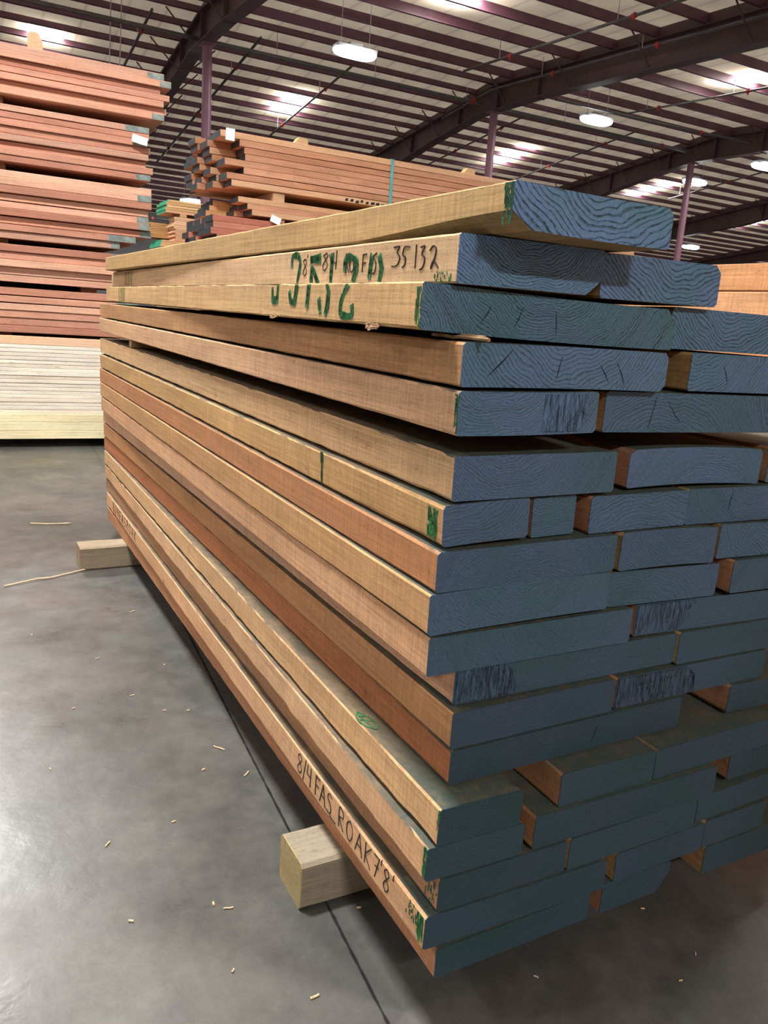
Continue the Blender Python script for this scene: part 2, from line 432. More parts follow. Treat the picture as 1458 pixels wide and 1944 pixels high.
COLS = [(4.34, 17.0, 'mauve steel column behind the gap between the left and middle lumber stacks'),
        (11.62, 17.25, 'mauve steel column rising behind the right end of the middle lumber stack'),
        (19.3, 17.9, 'mauve steel column at right, rising behind the topmost blue-ended plank'),
        (26.6, 17.2, 'mauve steel column hidden at the right, below the lower roof beam')]
for x, y, lb in COLS:
    t = empty('steel_column', (x, y, 0)); tag(t, lb, 'column', 'steel columns under the ridge')
    m = MB(); h = botz(y) - .03
    m.tube((0,0,.02), (0,0,h), .098, 20); m.build('shaft', COLUMN, t, smooth=False)
    m = MB(); m.box(-.2,.2,-.2,.2,0,.02); m.build('base_plate', COLUMN, t)
    m = MB(); m.box(-.14,.14,-.16,.16,h-.02,h+.01); m.build('cap_plate', COLUMN, t)

# sprinkler pipes
def pipe(pts, r, label, heads=(), hang=()):
    t = empty('sprinkler_pipe', pts[0]); tag(t, label, 'pipe', 'sprinkler pipes under the roof')
    o = Vector(pts[0]); m = MB(); m.sweep([Vector(p)-o for p in pts], r, 8); m.build('pipe', PIPE, t)
    for h in heads:
        h = Vector(h)-o; m = MB(); m.tube(h+Vector((0,0,-.07)), h+Vector((0,0,.05)), .022, 8); m.tube(h+Vector((0,-.05,0)), h+Vector((0,.05,0)), r+.014, 8); m.build('sprinkler_head', RED, t)
    for h in hang:
        p = Vector(h)-o; q = Vector((h[0], h[1], roof(h[1])-.02))-o; m = MB(); m.tube(p, q, .008, 5); m.build('hanger_rod', HOUSING, t)
def ypipe(x, ya, yb, dz, r, label, n=4, hd=True):
    ks = [ya] + ([RIDGE_Y] if ya < RIDGE_Y < yb else []) + [yb]
    pts = [(x, y, roof(y)-dz) for y in ks]
    hs = [(x, ya+(yb-ya)*(k+.5)/n, roof(ya+(yb-ya)*(k+.5)/n)-dz) for k in range(n)]
    pipe(pts, r, label, hs if hd else (), [(h[0], h[1]+.4, h[2]) for h in hs])
ypipe(9.93, 2, 16.1, .40, .028, 'thin sprinkler pipe running to the beam top, left of the long beam')
ypipe(11.3, 4, 19.2, .42, .030, 'grey sprinkler pipe along the side of the long roof beam', 5)
ypipe(14.95, 6, 16.4, .42, .022, 'thin sprinkler pipe right of the long beam under the near skylight')
ypipe(5.6, 17.4, 27.5, .30, .030, 'sloping sprinkler pipe right of the leftmost column', 3)
ypipe(3.3, 17.3, 21.5, .30, .030, 'sloping sprinkler pipe above the left lumber stack', 2)
ypipe(7.85, 17.6, 23.5, .35, .026, 'sprinkler pipe under the skylight above the middle lumber stack', 2)
ypipe(13.2, 18.0, 25.0, .35, .024, 'sprinkler pipe descending behind the middle column', 3)
ypipe(16.6, 17.5, 25.0, .35, .024, 'thin sprinkler pipe left of the right column', 3)
ypipe(22.8, 15.0, 22.0, .40, .024, 'sprinkler pipe right of the rightmost column')
pipe([(X0+1, 17.5, 6.25), (11.40, 17.5, 6.25)], .045, 'long pale sprinkler main running along the ridge to the middle column',
     [(11.1, 17.5, 6.25)], [(6, 17.5, 6.25), (8.4, 17.5, 6.25)])
pipe([(11.85, 17.7, 6.30), (19.1, 17.7, 6.30)], .045, 'long pale sprinkler main between the middle and right columns', [(12.0, 17.7, 6.3), (17.8, 17.7, 6.3)], [(14.2, 17.7, 6.3)])
pipe([(11.9, 15.2, 6.02), (17.2, 15.6, 6.2), (19.1, 15.7, 6.3)], .03, 'sprinkler pipe leading right from the middle column', [(17, 15.58, 6.2)])
pipe([(5.0, 31, 3.9), (8.5, 31, 3.9)], .04, 'far sprinkler pipe seen in the gap between the stacks', [(7.2, 31, 3.9), (6.2, 31, 3.9)])
# two steel cables above the left stack
for x in (2.42, 2.62):
    m = MB(); m.tube((x, 17.6, 2.5), (x+.15, 17.6, roof(17.6)-.05), .010, 5); o = m.build('hanging_cable', HOUSING)
    tag(o, 'thin steel cable hanging from the roof above the left stack', 'cable', 'pair of thin cables above the left stack')

# high bay lamps
def lamp(x, y, z, label, vis=True, power=None):
    t = empty('high_bay_lamp', (x, y, z)); tag(t, label, 'lamp', 'high bay lamps')
    m = MB(); n = 28; rx, ry = .44, .19
    rings = [(1.0, 0.0), (1.0, -.03), (.93, -.075), (.75, -.10)]
    vs = []
    for k, (s, dz) in enumerate(rings):
        for i in range(n):
            a = 2*math.pi*i/n; ca, sa = math.cos(a), math.sin(a)
            ex = abs(ca)**.6*(1 if ca > 0 else -1); ey = abs(sa)**.6*(1 if sa > 0 else -1)
            vs.append((rx*s*ex, ry*s*ey, dz))
    fs = [tuple(range(n))] + [tuple((3*n + n-1-i) for i in range(n))]
    for k in range(3): fs += [(k*n+i, (k+1)*n+i, (k+1)*n+(i+1) % n, k*n+(i+1) % n) for i in range(n)]
    m.add(vs, fs); m.build('lens', GLOW, t)
    m = MB(); m.box(-.42,.42,-.15,.15,.003,.075); m.box(-.14,.14,-.07,.07,.075,.15); m.build('housing', HOUSING, t, bevel=.012)
    for sx in (-1, 1):
        m = MB(); m.tube((sx*.3,0,.07), (sx*.3,0,roof(y)-z-.02), .007, 5); m.build('suspension_wire', HOUSING, t)
    area('lamp_light', (0,0,-.115), (0,0,0), .8, .34, power or LAMP_POWER, (1, .985, .96), t)
LAMPS = [(6.62, 14.8, 5.86, 'glowing high bay lamp at top centre, above the middle lumber stack'),
         (13.4, 15.5, 5.9, 'glowing high bay lamp between the long beam and the right column'),
         (20.1, 18.4, 5.72, 'bright high bay lamp touching the rightmost steel column'),
         (28.3, 25.7, 4.92, 'small glowing lamp low at right, beside the foot of the visible column'),
         (7.25, 29.3, 4.49, 'small glowing lamp low in the gap between the left and middle stacks'),
         (19.76, 15.66, 5.80, 'high bay lamp cut by the right edge of the photo')]
for l in LAMPS: lamp(*l)
for x in (-5.8, -.9, 6.6, 13.4, 22.8):
    for y in (-6.5, 1.4, 7.8, 14.8):
        if (y == 14.8 and x > .4): continue
        lamp(x, y, roof(y)-.85, 'high bay lamp hanging over the aisles outside the photo', True, 430 if (x == -.9 and y < 8) else None)

# ---------------------------------------------------------------- boards
def section(W, T, ch=None, cup=0.0, n=6):
    """outline of a board end: ch gives (left-top, right-top, right-bottom, left-bottom) chamfers as (dx, dz)"""
    ch = ch or ((.002,.002),)*4
    lt, rt, rb, lb = ch
    def c(x): return cup*(1-(2*x/W-1)**2)
    pts = []
    for i in range(n+1):
        x = lt[0] + (W-lt[0]-rt[0])*i/n; pts.append((x, T + c(x)))
    pts.append((W, T-rt[1])); pts.append((W, rb[1]))
    for i in range(n+1):
        x = W-rb[0] - (W-rb[0]-lb[0])*i/n; pts.append((x, c(x)))
    pts.append((0, lb[1])); pts.append((0, T-lt[1]))
    return pts

def board(name, L, W, T, loc, rz=0.0, ry=0.0, col=(.5,.3,.15), mat=None, paint=None, pmat=None, ch=None, cup=0.0, seg=1,
          rough=.0, alpha=1.0, pith=None, far_paint=None, n=2, rx=0.0, rnd=None, ring=1.0):
    """one board, long along local Y, with its painted end as a part"""
    rnd = rnd or random
    sec = section(W, T, ch, cup, n); sec2 = section(W, T, None, cup, n); k = len(sec); m = MB()
    seed = rnd.random()*100
    y_start = .0012 if paint else 0.0
    for j in range(seg+1):
        y = y_start + (L-y_start)*j/seg
        ft = min(1, y/.40); ft = ft*ft*(3-2*ft)
        for q in range(k):
            x, z = sec[q][0]*(1-ft)+sec2[q][0]*ft, sec[q][1]*(1-ft)+sec2[q][1]*ft
            if rough and 0 < j:
                e = noise.noise(Vector((seed+q*.7, y*9, 0)))*rough; g = noise.noise(Vector((seed+50+q*.7, y*28, 0)))*rough*.5
                cx = 1 if x < W*.1 else (-1 if x > W*.9 else 0)
                m.v.append((x + cx*(abs(e)+g*.6), y, z - (abs(e)*.8+g*.5)*(1 if z > T*.5 else -1)))
            else: m.v.append((x, y, z))
    for j in range(seg):
        for q in range(k):
            a = j*k+q; b = j*k+(q+1) % k
            m.f.append((a, b, b+k, a+k))
    m.f.append(tuple(range(k-1, -1, -1))); m.f.append(tuple(seg*k+q for q in range(k)))
    o = m.build(name, mat or WOOD, None, loc)
    o.rotation_euler = (rx, ry, rz); o.color = (*col, 1)
    def cap(y0, y1, mt, near):
        m = MB(); vs = []
        for y in (y0, y1):
            for (x, z) in sec: vs.append((x, y, z))
        m.v = vs
        m.f = [(q, k+q, k+(q+1) % k, (q+1) % k) for q in range(k)] + [tuple(range(k-1, -1, -1)), tuple(range(k, 2*k))]
        m.f = [(f[::-1] if len(f) == 4 else f) for f in m.f]
        px, pz = pith or (W*.5, -.1)
        for i, (x, y, z) in enumerate(m.v): m.uv[i] = ((x-px)*ring, (z-pz)*ring)
        e = m.build('painted_end', mt, o)
        return e
    if paint:
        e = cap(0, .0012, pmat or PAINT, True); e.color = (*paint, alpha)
    if far_paint: cap(L, L+.0015, far_paint, False)
    return o

# strokes for the hand lettering (unit box, x right, y up)
G = {
'0': [[(.5,1),(.15,.8),(.1,.3),(.4,0),(.8,.2),(.9,.7),(.5,1)]],
'1': [[(.5,1),(.5,0)]],
'2': [[(.1,.75),(.3,1),(.7,.95),(.8,.7),(.5,.35),(.1,.02),(.4,.08),(.9,0)]],
'2b': [[(.05,.72),(.25,1),(.7,1),(.85,.75),(.6,.4),(.1,.05)],[(.05,.03),(.95,.03)]],
'3': [[(.1,.95),(.6,1),(.8,.8),(.45,.55),(.85,.35),(.7,.05),(.1,.02)]],
'4': [[(.2,1),(.1,.5),(.8,.5)],[(.75,1),(.7,0)]],
'5': [[(.9,1),(.25,1),(.2,.58),(.7,.6),(.85,.3),(.6,.02),(.1,.05)]],
'7': [[(.1,.95),(.85,1),(.35,0)],[(.3,.5),(.8,.52)]],
'8': [[(.5,.55),(.15,.8),(.5,1),(.8,.8),(.5,.55),(.15,.22),(.5,0),(.85,.25),(.5,.55)]],
'/': [[(.7,1.1),(.3,-.1)]], '|': [[(.5,1),(.5,-.05)]],
"'": [[(.5,1.1),(.45,.85)]],
'R': [[(.2,0),(.2,1),(.7,.95),(.75,.65),(.25,.5),(.85,0)]],
'O': [[(.5,1),(.15,.75),(.15,.25),(.5,0),(.85,.3),(.85,.75),(.5,1)]],
'F': [[(.2,0),(.2,1),(.85,1)],[(.2,.55),(.7,.55)]],
'A': [[(.05,0),(.5,1),(.95,0)],[(.2,.4),(.8,.4)]],
'S': [[(.85,.9),(.45,1),(.2,.75),(.75,.4),(.65,.05),(.1,.05)]],
'K': [[(.2,0),(.2,1)],[(.85,1),(.2,.45),(.9,0)]],
'_': [[(0,.0),(1,.0)]],
'U': [[(.1,1),(.12,.25),(.5,0),(.88,.25),(.9,1)]], 'V': [[(.1,1),(.5,0),(.9,1)]],
}
def marks(parent, name, mat, strokes, w, T=None, face='left', zr=None):
    """strokes are polylines of (y, z) on the left face in the board's frame, or (x, y) on the top face"""
    m = MB(); up = .0006
    for st in strokes:
        if len(st) > 4:
            sm = []
            for i in range(len(st)-1):
                p0, p1, p2, p3 = st[max(0, i-1)], st[i], st[i+1], st[min(len(st)-1, i+2)]
                for t in (0, .25, .5, .75):
                    sm.append(tuple(.5*(2*p1[d] + (p2[d]-p0[d])*t + (2*p0[d]-5*p1[d]+4*p2[d]-p3[d])*t*t + (3*p1[d]-p0[d]-3*p2[d]+p3[d])*t**3) for d in (0, 1)))
            st = sm + [st[-1]]
        pts = []
        for a, b in zip(st, st[1:]):
            n = max(1, int(math.dist(a, b)/.003))
            for i in range(n): pts.append((a[0]+(b[0]-a[0])*i/n, a[1]+(b[1]-a[1])*i/n))
        pts.append(st[-1])
        for a, b in zip(pts, pts[1:]):
            if zr and not (zr[0] < min(a[1], b[1]) and max(a[1], b[1]) < zr[1]): continue
            dx, dy = b[0]-a[0], b[1]-a[1]; l = math.hypot(dx, dy) or 1
            ww = w*(.8+.4*noise.noise(Vector((a[0]*60, a[1]*60, 1))))
            ex, ey = dx/l*w*.25, dy/l*w*.25; nx, ny = -dy/l*ww/2, dx/l*ww/2
            q = [(a[0]-ex+nx, a[1]-ey+ny), (b[0]+ex+nx, b[1]+ey+ny), (b[0]+ex-nx, b[1]+ey-ny), (a[0]-ex-nx, a[1]-ey-ny)]
            if zr: q = [(u, min(max(v, zr[0]), zr[1])) for u, v in q]
            if face == 'left':
                vs = [(-up, u, v) for u, v in q] + [(.0004, u, v) for u, v in q]
            else:
                vs = [(u, v, T+up) for u, v in q] + [(u, v, T-.0006) for u, v in q]
            m.add(vs, [(0,1,2,3),(7,6,5,4),(0,4,5,1),(1,5,6,2),(2,6,7,3),(3,7,4,0)])
    return m.build(name, mat, parent)
def glyphs(text, ys, z0, h, w):
    """letters placed at the given local y starts (running towards the near end)"""
    out = []
    for ch, y in zip(text, ys):
        out.append([[(y - sx*w, z0 + sz*h) for sx, sz in st] for st in G[ch]])
    return out
def write(parent, name, mat, chars, w, **k):
    """each written character is a part of its plank"""
    for c in chars: marks(parent, name, mat, c, w, **k)
# ---------------------------------------------------------------- the main pack of thick oak
rng = random.Random(7)
E_SIDE = .80
def face(r, g, b, k=1.0):
    c = lin(r, g, b); y = .3*c[0]+.5*c[1]+.2*c[2]; s_ = .80
    return tuple(min(.95, (y+(v-y)*s_)/E_SIDE*k*t) for v, t in zip(c, (.90, .86, .755)))
ROWCOL = {1: face(192,155,98), 2: face(212,172,130), 3: face(208,166,112), 4: face(186,136,88), 5: face(212,166,128),
          6: face(208,168,122), 7: face(202,158,100), 8: face(184,124,76), 9: face(196,146,92), 10: face(208,158,118),
          11: face(204,156,126), 12: face(196,138,84), 13: face(180,110,62), 14: face(204,160,112), 15: face(208,162,120),
          16: face(176,128,92), 17: face(212,162,118), 18: face(190,130,90)}
ORD = ['', 'top', 'second', 'third', 'fourth', 'fifth', 'sixth', 'seventh', 'eighth', 'ninth', 'tenth', 'eleventh', 'twelfth',
       'thirteenth', 'fourteenth', 'fifteenth', 'sixteenth', 'seventeenth', 'bottom']
POS = ['first', 'second', 'third', 'fourth']
LAB = {(1,0): 'lone yellowish oak plank on top of the pack with boldly ringed blue end',
       (2,0): 'oak plank with black handwritten 35132 on its side, second layer from the top',
       (2,1): 'short-faced blue-ended oak plank right of the plank with black handwriting',
       (3,0): 'wide oak plank with lower halves of green digits, third layer from the top',
       (6,0): 'oak plank directly below the long dark gap, first from the left edge',
       (7,0): 'oak plank with the green paint drip on its side, seventh layer down',
       (11,0): 'recessed oak plank with torn dark streaks on its blue end, eleventh layer down',
       (14,0): 'narrow oak plank with exposed dusty top carrying a green mark, fourteenth layer down',
       (17,0): 'oak plank near the floor with black handwriting 84 FAS ROAK 7 8',
       (18,0): 'lowest oak plank of the pack, its bare corner lowest in the photo'}
WANE = {(1,0): ((.002,.002),(.008,.008),(.004,.003),(.028,.016)), (2,0): ((.002,.002),(.003,.003),(.022,.018),(.002,.002)),
        (2,1): ((.002,.002),(.010,.010),(.004,.004),(.003,.003)), (3,0): ((.002,.002),(.016,.018),(.003,.003),(.003,.003)),
        (3,1): ((.004,.004),(.004,.004),(.003,.003),(.004,.004)), (4,0): ((.003,.003),(.006,.006),(.008,.008),(.002,.002)),
        (18,1): ((.002,.002),(.002,.002),(.024,.03),(.002,.002)), (6,1): ((.01,.006),(.006,.006),(.003,.003),(.003,.003))}
CUP = {(6,1): .004, (8,1): .0022, (1,0): -.0015, (5,0): -.001, (4,0): .001, (7,0): .001, (9,0): .0015, (3,0): -.002}
PITH = {(1,0): (.13,.16), (2,0): (.10,.12), (2,1): (.14,.15), (3,0): (.17,.13), (3,1): (.12,.12), (4,0): (.15,.12), (4,1): (.02,.09),
        (5,0): (.05,.13), (5,1): (.11,-.10), (6,0): (.08,.12), (6,1): (.16,-.07), (7,0): (.02,.15), (7,2): (.1,-.1), (9,2): (.15,-.08)}
PTS_LAST = {3:1, 4:1, 5:1, 6:-1, 7:3, 8:2, 9:2, 10:1, 11:1, 12:1, 13:1, 14:2, 15:2, 16:2, 17:-1, 18:2}
RING = {(1,0): .85, (2,0): 1.5, (2,1): .95, (3,0): 1.5, (3,1): 1.1, (4,0): 1.05, (4,1): 1.2, (5,0): 1.5, (5,1): 1.1, (6,0): 1.5, (6,1): 1.5}
# row, place in row, x, y, z, width, thickness, roll, yaw, length
BOARDS = [
(1, 0, 0.0073, -0.0494, 0.9974, 0.2208, 0.0451, -0.0028, -0.001, 2.44),
(2, 0, -0.007, 0.0191, 0.942, 0.2021, 0.0529, 0.0055, 0.0167, 2.416),
(2, 1, 0.1971, 0.0197, 0.9415, 0.1989, 0.053, 0.0128, 0.0167, 2.416),
(3, 0, -0.0409, 0.0324, 0.8906, 0.3756, 0.0515, -0.0131, 0.0231, 2.411),
(3, 1, 0.3366, 0.0325, 0.8875, 0.25, 0.0542, 0.0019, 0.0231, 2.411),
(4, 0, -0.006, -0.0053, 0.8329, 0.3076, 0.0487, 0.0046, -0.0009, 2.444),
(4, 1, 0.3664, 0.0161, 0.8345, 0.25, 0.0511, -0.003, -0.0009, 2.444),
(5, 0, -0.0097, -0.0119, 0.7802, 0.1994, 0.0498, 0.0175, -0.0008, 2.442),
(5, 1, 0.2199, 0.0092, 0.7808, 0.25, 0.0519, -0.0046, -0.0008, 2.442),
(6, 0, 0.0039, 0.0052, 0.7017, 0.246, 0.0532, 0.0101, -0.0043, 2.449),
(6, 1, 0.2912, 0.0251, 0.7026, 0.2652, 0.0523, -0.0092, -0.0043, 2.449),
(7, 0, -0.0037, 0.0051, 0.6475, 0.1228, 0.05, 0.0399, -0.0022, 2.441),
(7, 1, 0.1312, 0.0146, 0.6479, 0.0681, 0.0517, 0.0242, -0.0022, 2.441),
(7, 2, 0.2205, 0.0102, 0.6485, 0.1765, 0.0502, 0.011, -0.0022, 2.441),
(7, 3, 0.4024, 0.0152, 0.6483, 0.25, 0.0522, -0.0046, -0.0022, 2.441),
(8, 0, -0.0112, -0.0009, 0.5946, 0.2748, 0.0502, 0.0135, 0.0003, 2.449),
(8, 1, 0.2765, 0.0041, 0.5944, 0.1831, 0.0536, -0.0129, 0.0003, 2.449),
(8, 2, 0.4704, 0.0081, 0.5957, 0.25, 0.0519, -0.0171, 0.0003, 2.449),
(9, 0, -0.0165, -0.0007, 0.5415, 0.2774, 0.0521, 0.0156, 0.0027, 2.447),
(9, 1, 0.2705, 0.0092, 0.5426, 0.2109, 0.0503, -0.0207, 0.0027, 2.447),
(9, 2, 0.5035, 0.0011, 0.5414, 0.25, 0.0512, -0.0072, 0.0027, 2.447),
(10, 0, -0.0126, -0.0006, 0.4894, 0.3236, 0.0498, 0.0069, 0.0014, 2.435),
(10, 1, 0.3328, 0.0135, 0.4905, 0.25, 0.048, -0.02, 0.0014, 2.435),
(11, 0, 0.0333, 0.006, 0.441, 0.3873, 0.0468, -0.0044, -0.0133, 2.451),
(11, 1, 0.4225, 0.0072, 0.4373, 0.25, 0.05, -0.0141, -0.0133, 2.451),
(12, 0, 0.0284, -0.0052, 0.3872, 0.2682, 0.0498, 0.0089, -0.0109, 2.459),
(12, 1, 0.3078, 0.005, 0.3873, 0.25, 0.0475, -0.0057, -0.0109, 2.459),
(13, 0, 0.0325, -0.0033, 0.3356, 0.4098, 0.0483, 0.0052, -0.0113, 2.468),
(13, 1, 0.5485, 0.0024, 0.3391, 0.25, 0.0464, -0.0298, -0.0113, 2.468),
(14, 0, -0.0029, -0.042, 0.2836, 0.1247, 0.0506, -0.0166, 0.001, 2.481),
(14, 1, 0.1914, -0.0344, 0.2836, 0.1713, 0.0503, -0.0014, 0.001, 2.481),
(14, 2, 0.3674, -0.0323, 0.2832, 0.25, 0.0476, 0.0236, 0.001, 2.481),
(15, 0, -0.0128, -0.0374, 0.2327, 0.1474, 0.0471, -0.0097, 0.0054, 2.467),
(15, 1, 0.1518, -0.0387, 0.2335, 0.342, 0.0494, -0.0004, 0.0054, 2.467),
(15, 2, 0.5444, -0.0234, 0.2367, 0.25, 0.0441, 0.0017, 0.0054, 2.467),
(16, 0, 0.0093, -0.0381, 0.1821, 0.2057, 0.0478, -0.0032, -0.0021, 2.467),
(16, 1, 0.2192, -0.0386, 0.1818, 0.2471, 0.049, 0.0085, -0.0021, 2.467),
(16, 2, 0.4781, -0.031, 0.1828, 0.25, 0.0445, 0.0371, -0.0021, 2.467),
(17, 0, -0.0068, -0.0389, 0.1326, 0.3003, 0.0486, -0.0097, 0.0018, 2.416),
(17, 1, 0.3155, -0.036, 0.1315, 0.1805, 0.0473, 0.0227, 0.0018, 2.416),
(17, 2, 0.5043, -0.0311, 0.1316, 0.1408, 0.0476, 0.0204, 0.0018, 2.416),
(18, 0, 0.0154, -0.039, 0.081, 0.2576, 0.0449, 0.0138, -0.0072, 2.397),
(18, 1, 0.2992, -0.0339, 0.0817, 0.1373, 0.0493, -0.0071, -0.0072, 2.397),
(18, 2, 0.5129, -0.0324, 0.0818, 0.25, 0.0496, -0.0016, -0.0072, 2.397)]
PACK = {}
for (r, i, X, Y, Z, W, T, phi, yw, L) in BOARDS:
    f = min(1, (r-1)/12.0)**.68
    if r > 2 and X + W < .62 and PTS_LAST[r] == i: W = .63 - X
    pc = tuple(a*(1-f)+b*f for a, b in zip((.140,.250,.470), (.031,.057,.086)))  # less blue lower down; shade on lower ends is put into this colour too
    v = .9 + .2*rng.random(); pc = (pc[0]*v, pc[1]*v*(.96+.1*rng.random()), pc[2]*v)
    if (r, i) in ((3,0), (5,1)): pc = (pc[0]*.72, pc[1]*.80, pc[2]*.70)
    col = ROWCOL[r] if i == 0 else tuple(c*.8 for c in face(190+rng.randint(-12,12), 142+rng.randint(-10,10), 92+rng.randint(-8,8)))
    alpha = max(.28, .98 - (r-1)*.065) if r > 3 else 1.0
    if r in (8, 9) and i == 2: alpha = .8
    ch = WANE.get((r, i)) or tuple((.0015+.003*rng.random(), .0015+.003*rng.random()) for _ in range(4))
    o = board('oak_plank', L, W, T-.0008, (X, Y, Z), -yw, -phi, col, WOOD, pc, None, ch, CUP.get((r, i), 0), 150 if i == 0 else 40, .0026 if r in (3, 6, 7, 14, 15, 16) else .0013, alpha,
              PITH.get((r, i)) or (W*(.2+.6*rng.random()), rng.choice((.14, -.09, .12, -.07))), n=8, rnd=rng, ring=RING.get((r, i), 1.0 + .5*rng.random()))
    PACK[(r, i)] = o
    lb = LAB.get((r, i)) or ('oak plank with blue end, %s layer %s, %s from the left' % (ORD[r], 'of the pack' if r in (1, 18) else 'from the top', POS[i]))
    tag(o, lb, 'plank', 'blue-ended oak planks of the foreground pack')
# sliver of a third plank right of the sixth layer
o = board('oak_plank', 2.44, .2, .0534, (.578, .03, .7008), 0, 0, face(190,142,92,.8), WOOD, (.08,.15,.25), None, None, 0, 30, .003, .7, rnd=rng)
tag(o, 'oak plank end cut by the right edge, sixth layer from the top', 'plank', 'blue-ended oak planks of the foreground pack')

# hand lettering and ink: pen strokes as (along, up) on each plank's side face
INK2 = [[[(0.4511, 0.0386), (0.4605, 0.0355), (0.4509, 0.0273), (0.446, 0.0199), (0.4531, 0.0136), (0.4603, 0.0188), (0.4529, 0.0273), (0.446, 0.0344), (0.4511, 0.0386)], [(0.4428, 0.0446), (0.4429, 0.0401)]], [[(0.3665, 0.0445), (0.3787, 0.0411), (0.3698, 0.0357), (0.3629, 0.027), (0.3735, 0.0199), (0.3803, 0.0267), (0.3693, 0.0357), (0.3625, 0.0406), (0.3665, 0.0445)]], [[(0.357, 0.0421), (0.3413, 0.018)]], [[(0.3427, 0.0441), (0.3466, 0.0323), (0.3296, 0.0291)], [(0.3299, 0.0465), (0.3318, 0.0212)]], [[(0.2957, 0.0156), (0.2972, 0.0399), (0.2874, 0.036), (0.2956, 0.0288), (0.2845, 0.0164)]], [[(0.2779, 0.0333), (0.2839, 0.0265), (0.279, 0.0169), (0.2708, 0.0192), (0.2712, 0.0291), (0.2779, 0.0333)]], [[(0.2419, 0.0155), (0.2415, 0.038), (0.2303, 0.0384)], [(0.2417, 0.027), (0.2319, 0.0277)]], [[(0.2213, 0.0159), (0.2174, 0.0387), (0.2123, 0.0169)], [(0.2208, 0.0249), (0.2127, 0.0256)]], [[(0.2003, 0.0384), (0.2095, 0.034), (0.2011, 0.0263), (0.2038, 0.0149), (0.2108, 0.0131)]], [[(0.1527, 0.0431), (0.1384, 0.0439), (0.1436, 0.0367), (0.1355, 0.0311), (0.142, 0.022), (0.1561, 0.0209)]], [[(0.1118, 0.0424), (0.1248, 0.0426), (0.1288, 0.0337), (0.1213, 0.0306), (0.1216, 0.0229), (0.128, 0.0189)]], [[(0.0956, 0.0439), (0.0957, 0.0175)]], [[(0.0849, 0.0406), (0.075, 0.0415), (0.0814, 0.0327), (0.0736, 0.0287), (0.0769, 0.0184), (0.0843, 0.0155)]], [[(0.063, 0.0363), (0.0555, 0.0409), (0.0488, 0.0374), (0.0507, 0.0288), (0.0559, 0.0191), (0.0583, 0.0167), (0.0534, 0.0245), (0.0413, 0.017)]]]
GREEN2 = [[[(0.5108, 0.0298), (0.5084, 0.0439), (0.4835, 0.0437), (0.4739, 0.0312), (0.4864, 0.0012)]], [[(0.4278, 0.0361), (0.3915, 0.0398)], [(0.428, 0.0379), (0.3908, 0.0346)], [(0.4251, 0.0256), (0.4244, 0.0009)], [(0.4199, 0.0243), (0.3947, 0.0008)]], [[(0.3456, 0.0406), (0.3478, 0.0006)]], [[(0.2995, 0.0198), (0.2979, 0.0309), (0.2843, 0.0359), (0.2657, 0.0319), (0.2611, 0.021), (0.2715, 0.0002)]], [[(0.2185, 0.0096), (0.214, 0.0342)], [(0.1908, 0.0334), (0.1834, 0.0193), (0.1886, 0.0026)]]]
GREEN3 = [[[(0.5029, 0.0424), (0.4993, 0.0253), (0.4782, 0.0255), (0.4745, 0.0559)]], [[(0.4211, 0.0374), (0.4153, 0.024), (0.3977, 0.0229), (0.3889, 0.0573)]], [[(0.3387, 0.0567), (0.3446, 0.0189)]], [[(0.2982, 0.0276), (0.2915, 0.0122)], [(0.275, 0.0541), (0.2652, 0.039), (0.2669, 0.0199), (0.2721, 0.01)]], [[(0.1916, 0.0542), (0.2094, 0.0401), (0.2192, 0.0246), (0.2161, 0.0101), (0.1835, 0.0096), (0.1833, 0.021)]]]
write(PACK[(2,0)], 'handwritten_character', INK, INK2, .0016)
write(PACK[(2,0)], 'green_stencil_digit', GREEN, GREEN2, .0120, zr=(.0012, .0512))
write(PACK[(3,0)], 'green_stencil_digit', GREEN, GREEN3, .0120, zr=(.0012, .0492))
def scribble(rr, ya, yb, za, zb, n, w, seed, mat=GREEN):
    q = random.Random(seed); s = []
    for k in range(n):
        y = ya + (yb-ya)*q.random(); z = za + (zb-za)*q.random(); l = (zb-za)*.3*q.random()+.002
        s.append([(y, z), (y + (q.random()-.5)*.003, min(zb, z+l))])
    return marks(rr, 'green_ink', mat, s, w, zr=(.001, .052))
scribble(PACK[(1,0)], .001, .016, .002, .042, 46, .0022, 1, GREEN_D)
scribble(PACK[(3,0)], .001, .012, .002, .045, 26, .0018, 2)
scribble(PACK[(2,0)], .001, .05, .001, .012, 14, .0014, 3)
scribble(PACK[(5,0)], .0005, .006, .002, .045, 18, .0016, 11, GREEN_D)
scribble(PACK[(7,0)], .014, .034, .004, .042, 55, .0020, 4)
scribble(PACK[(15,0)], .001, .007, .002, .046, 34, .0016, 5)
scribble(PACK[(14,0)], .0005, .004, .002, .048, 10, .0010, 6)
scribble(PACK[(16,0)], .004, .03, .004, .046, 14, .0014, 7, GREEN_D)
scribble(PACK[(17,0)], .004, .018, .004, .044, 60, .0019, 8)
scribble(PACK[(17,0)], .02, .05, .02, .046, 16, .0010, 9, GREEN_D)
marks(PACK[(7,0)], 'green_paint_drip', GREEN_D, [[(.352,.049),(.351,.034)],[(.349,.049),(.349,.030),(.3485,.004)],[(.347,.049),(.346,.036)],
      [(.3486,.012),(.3484,.003)],[(.3500,.020),(.3486,.006)]], .0042, zr=(.001, .0505))
write(PACK[(17,0)], 'handwritten_character', INK, glyphs("8/4FAS", [.430, .409, .388, .354, .332, .306], .008, .034, .024)
      + glyphs('_', [.290], .006, .03, .022) + glyphs('ROAK', [.262, .232, .200, .172], .010, .032, .025) + glyphs("7'8'", [.142, .128, .112, .094], .010, .034, .020), .0020)
write(PACK[(17,0)], 'handwritten_character', INK, glyphs("8/4FASROAK", [2.28-.045*k for k in range(10)], .010, .032, .034), .0026)
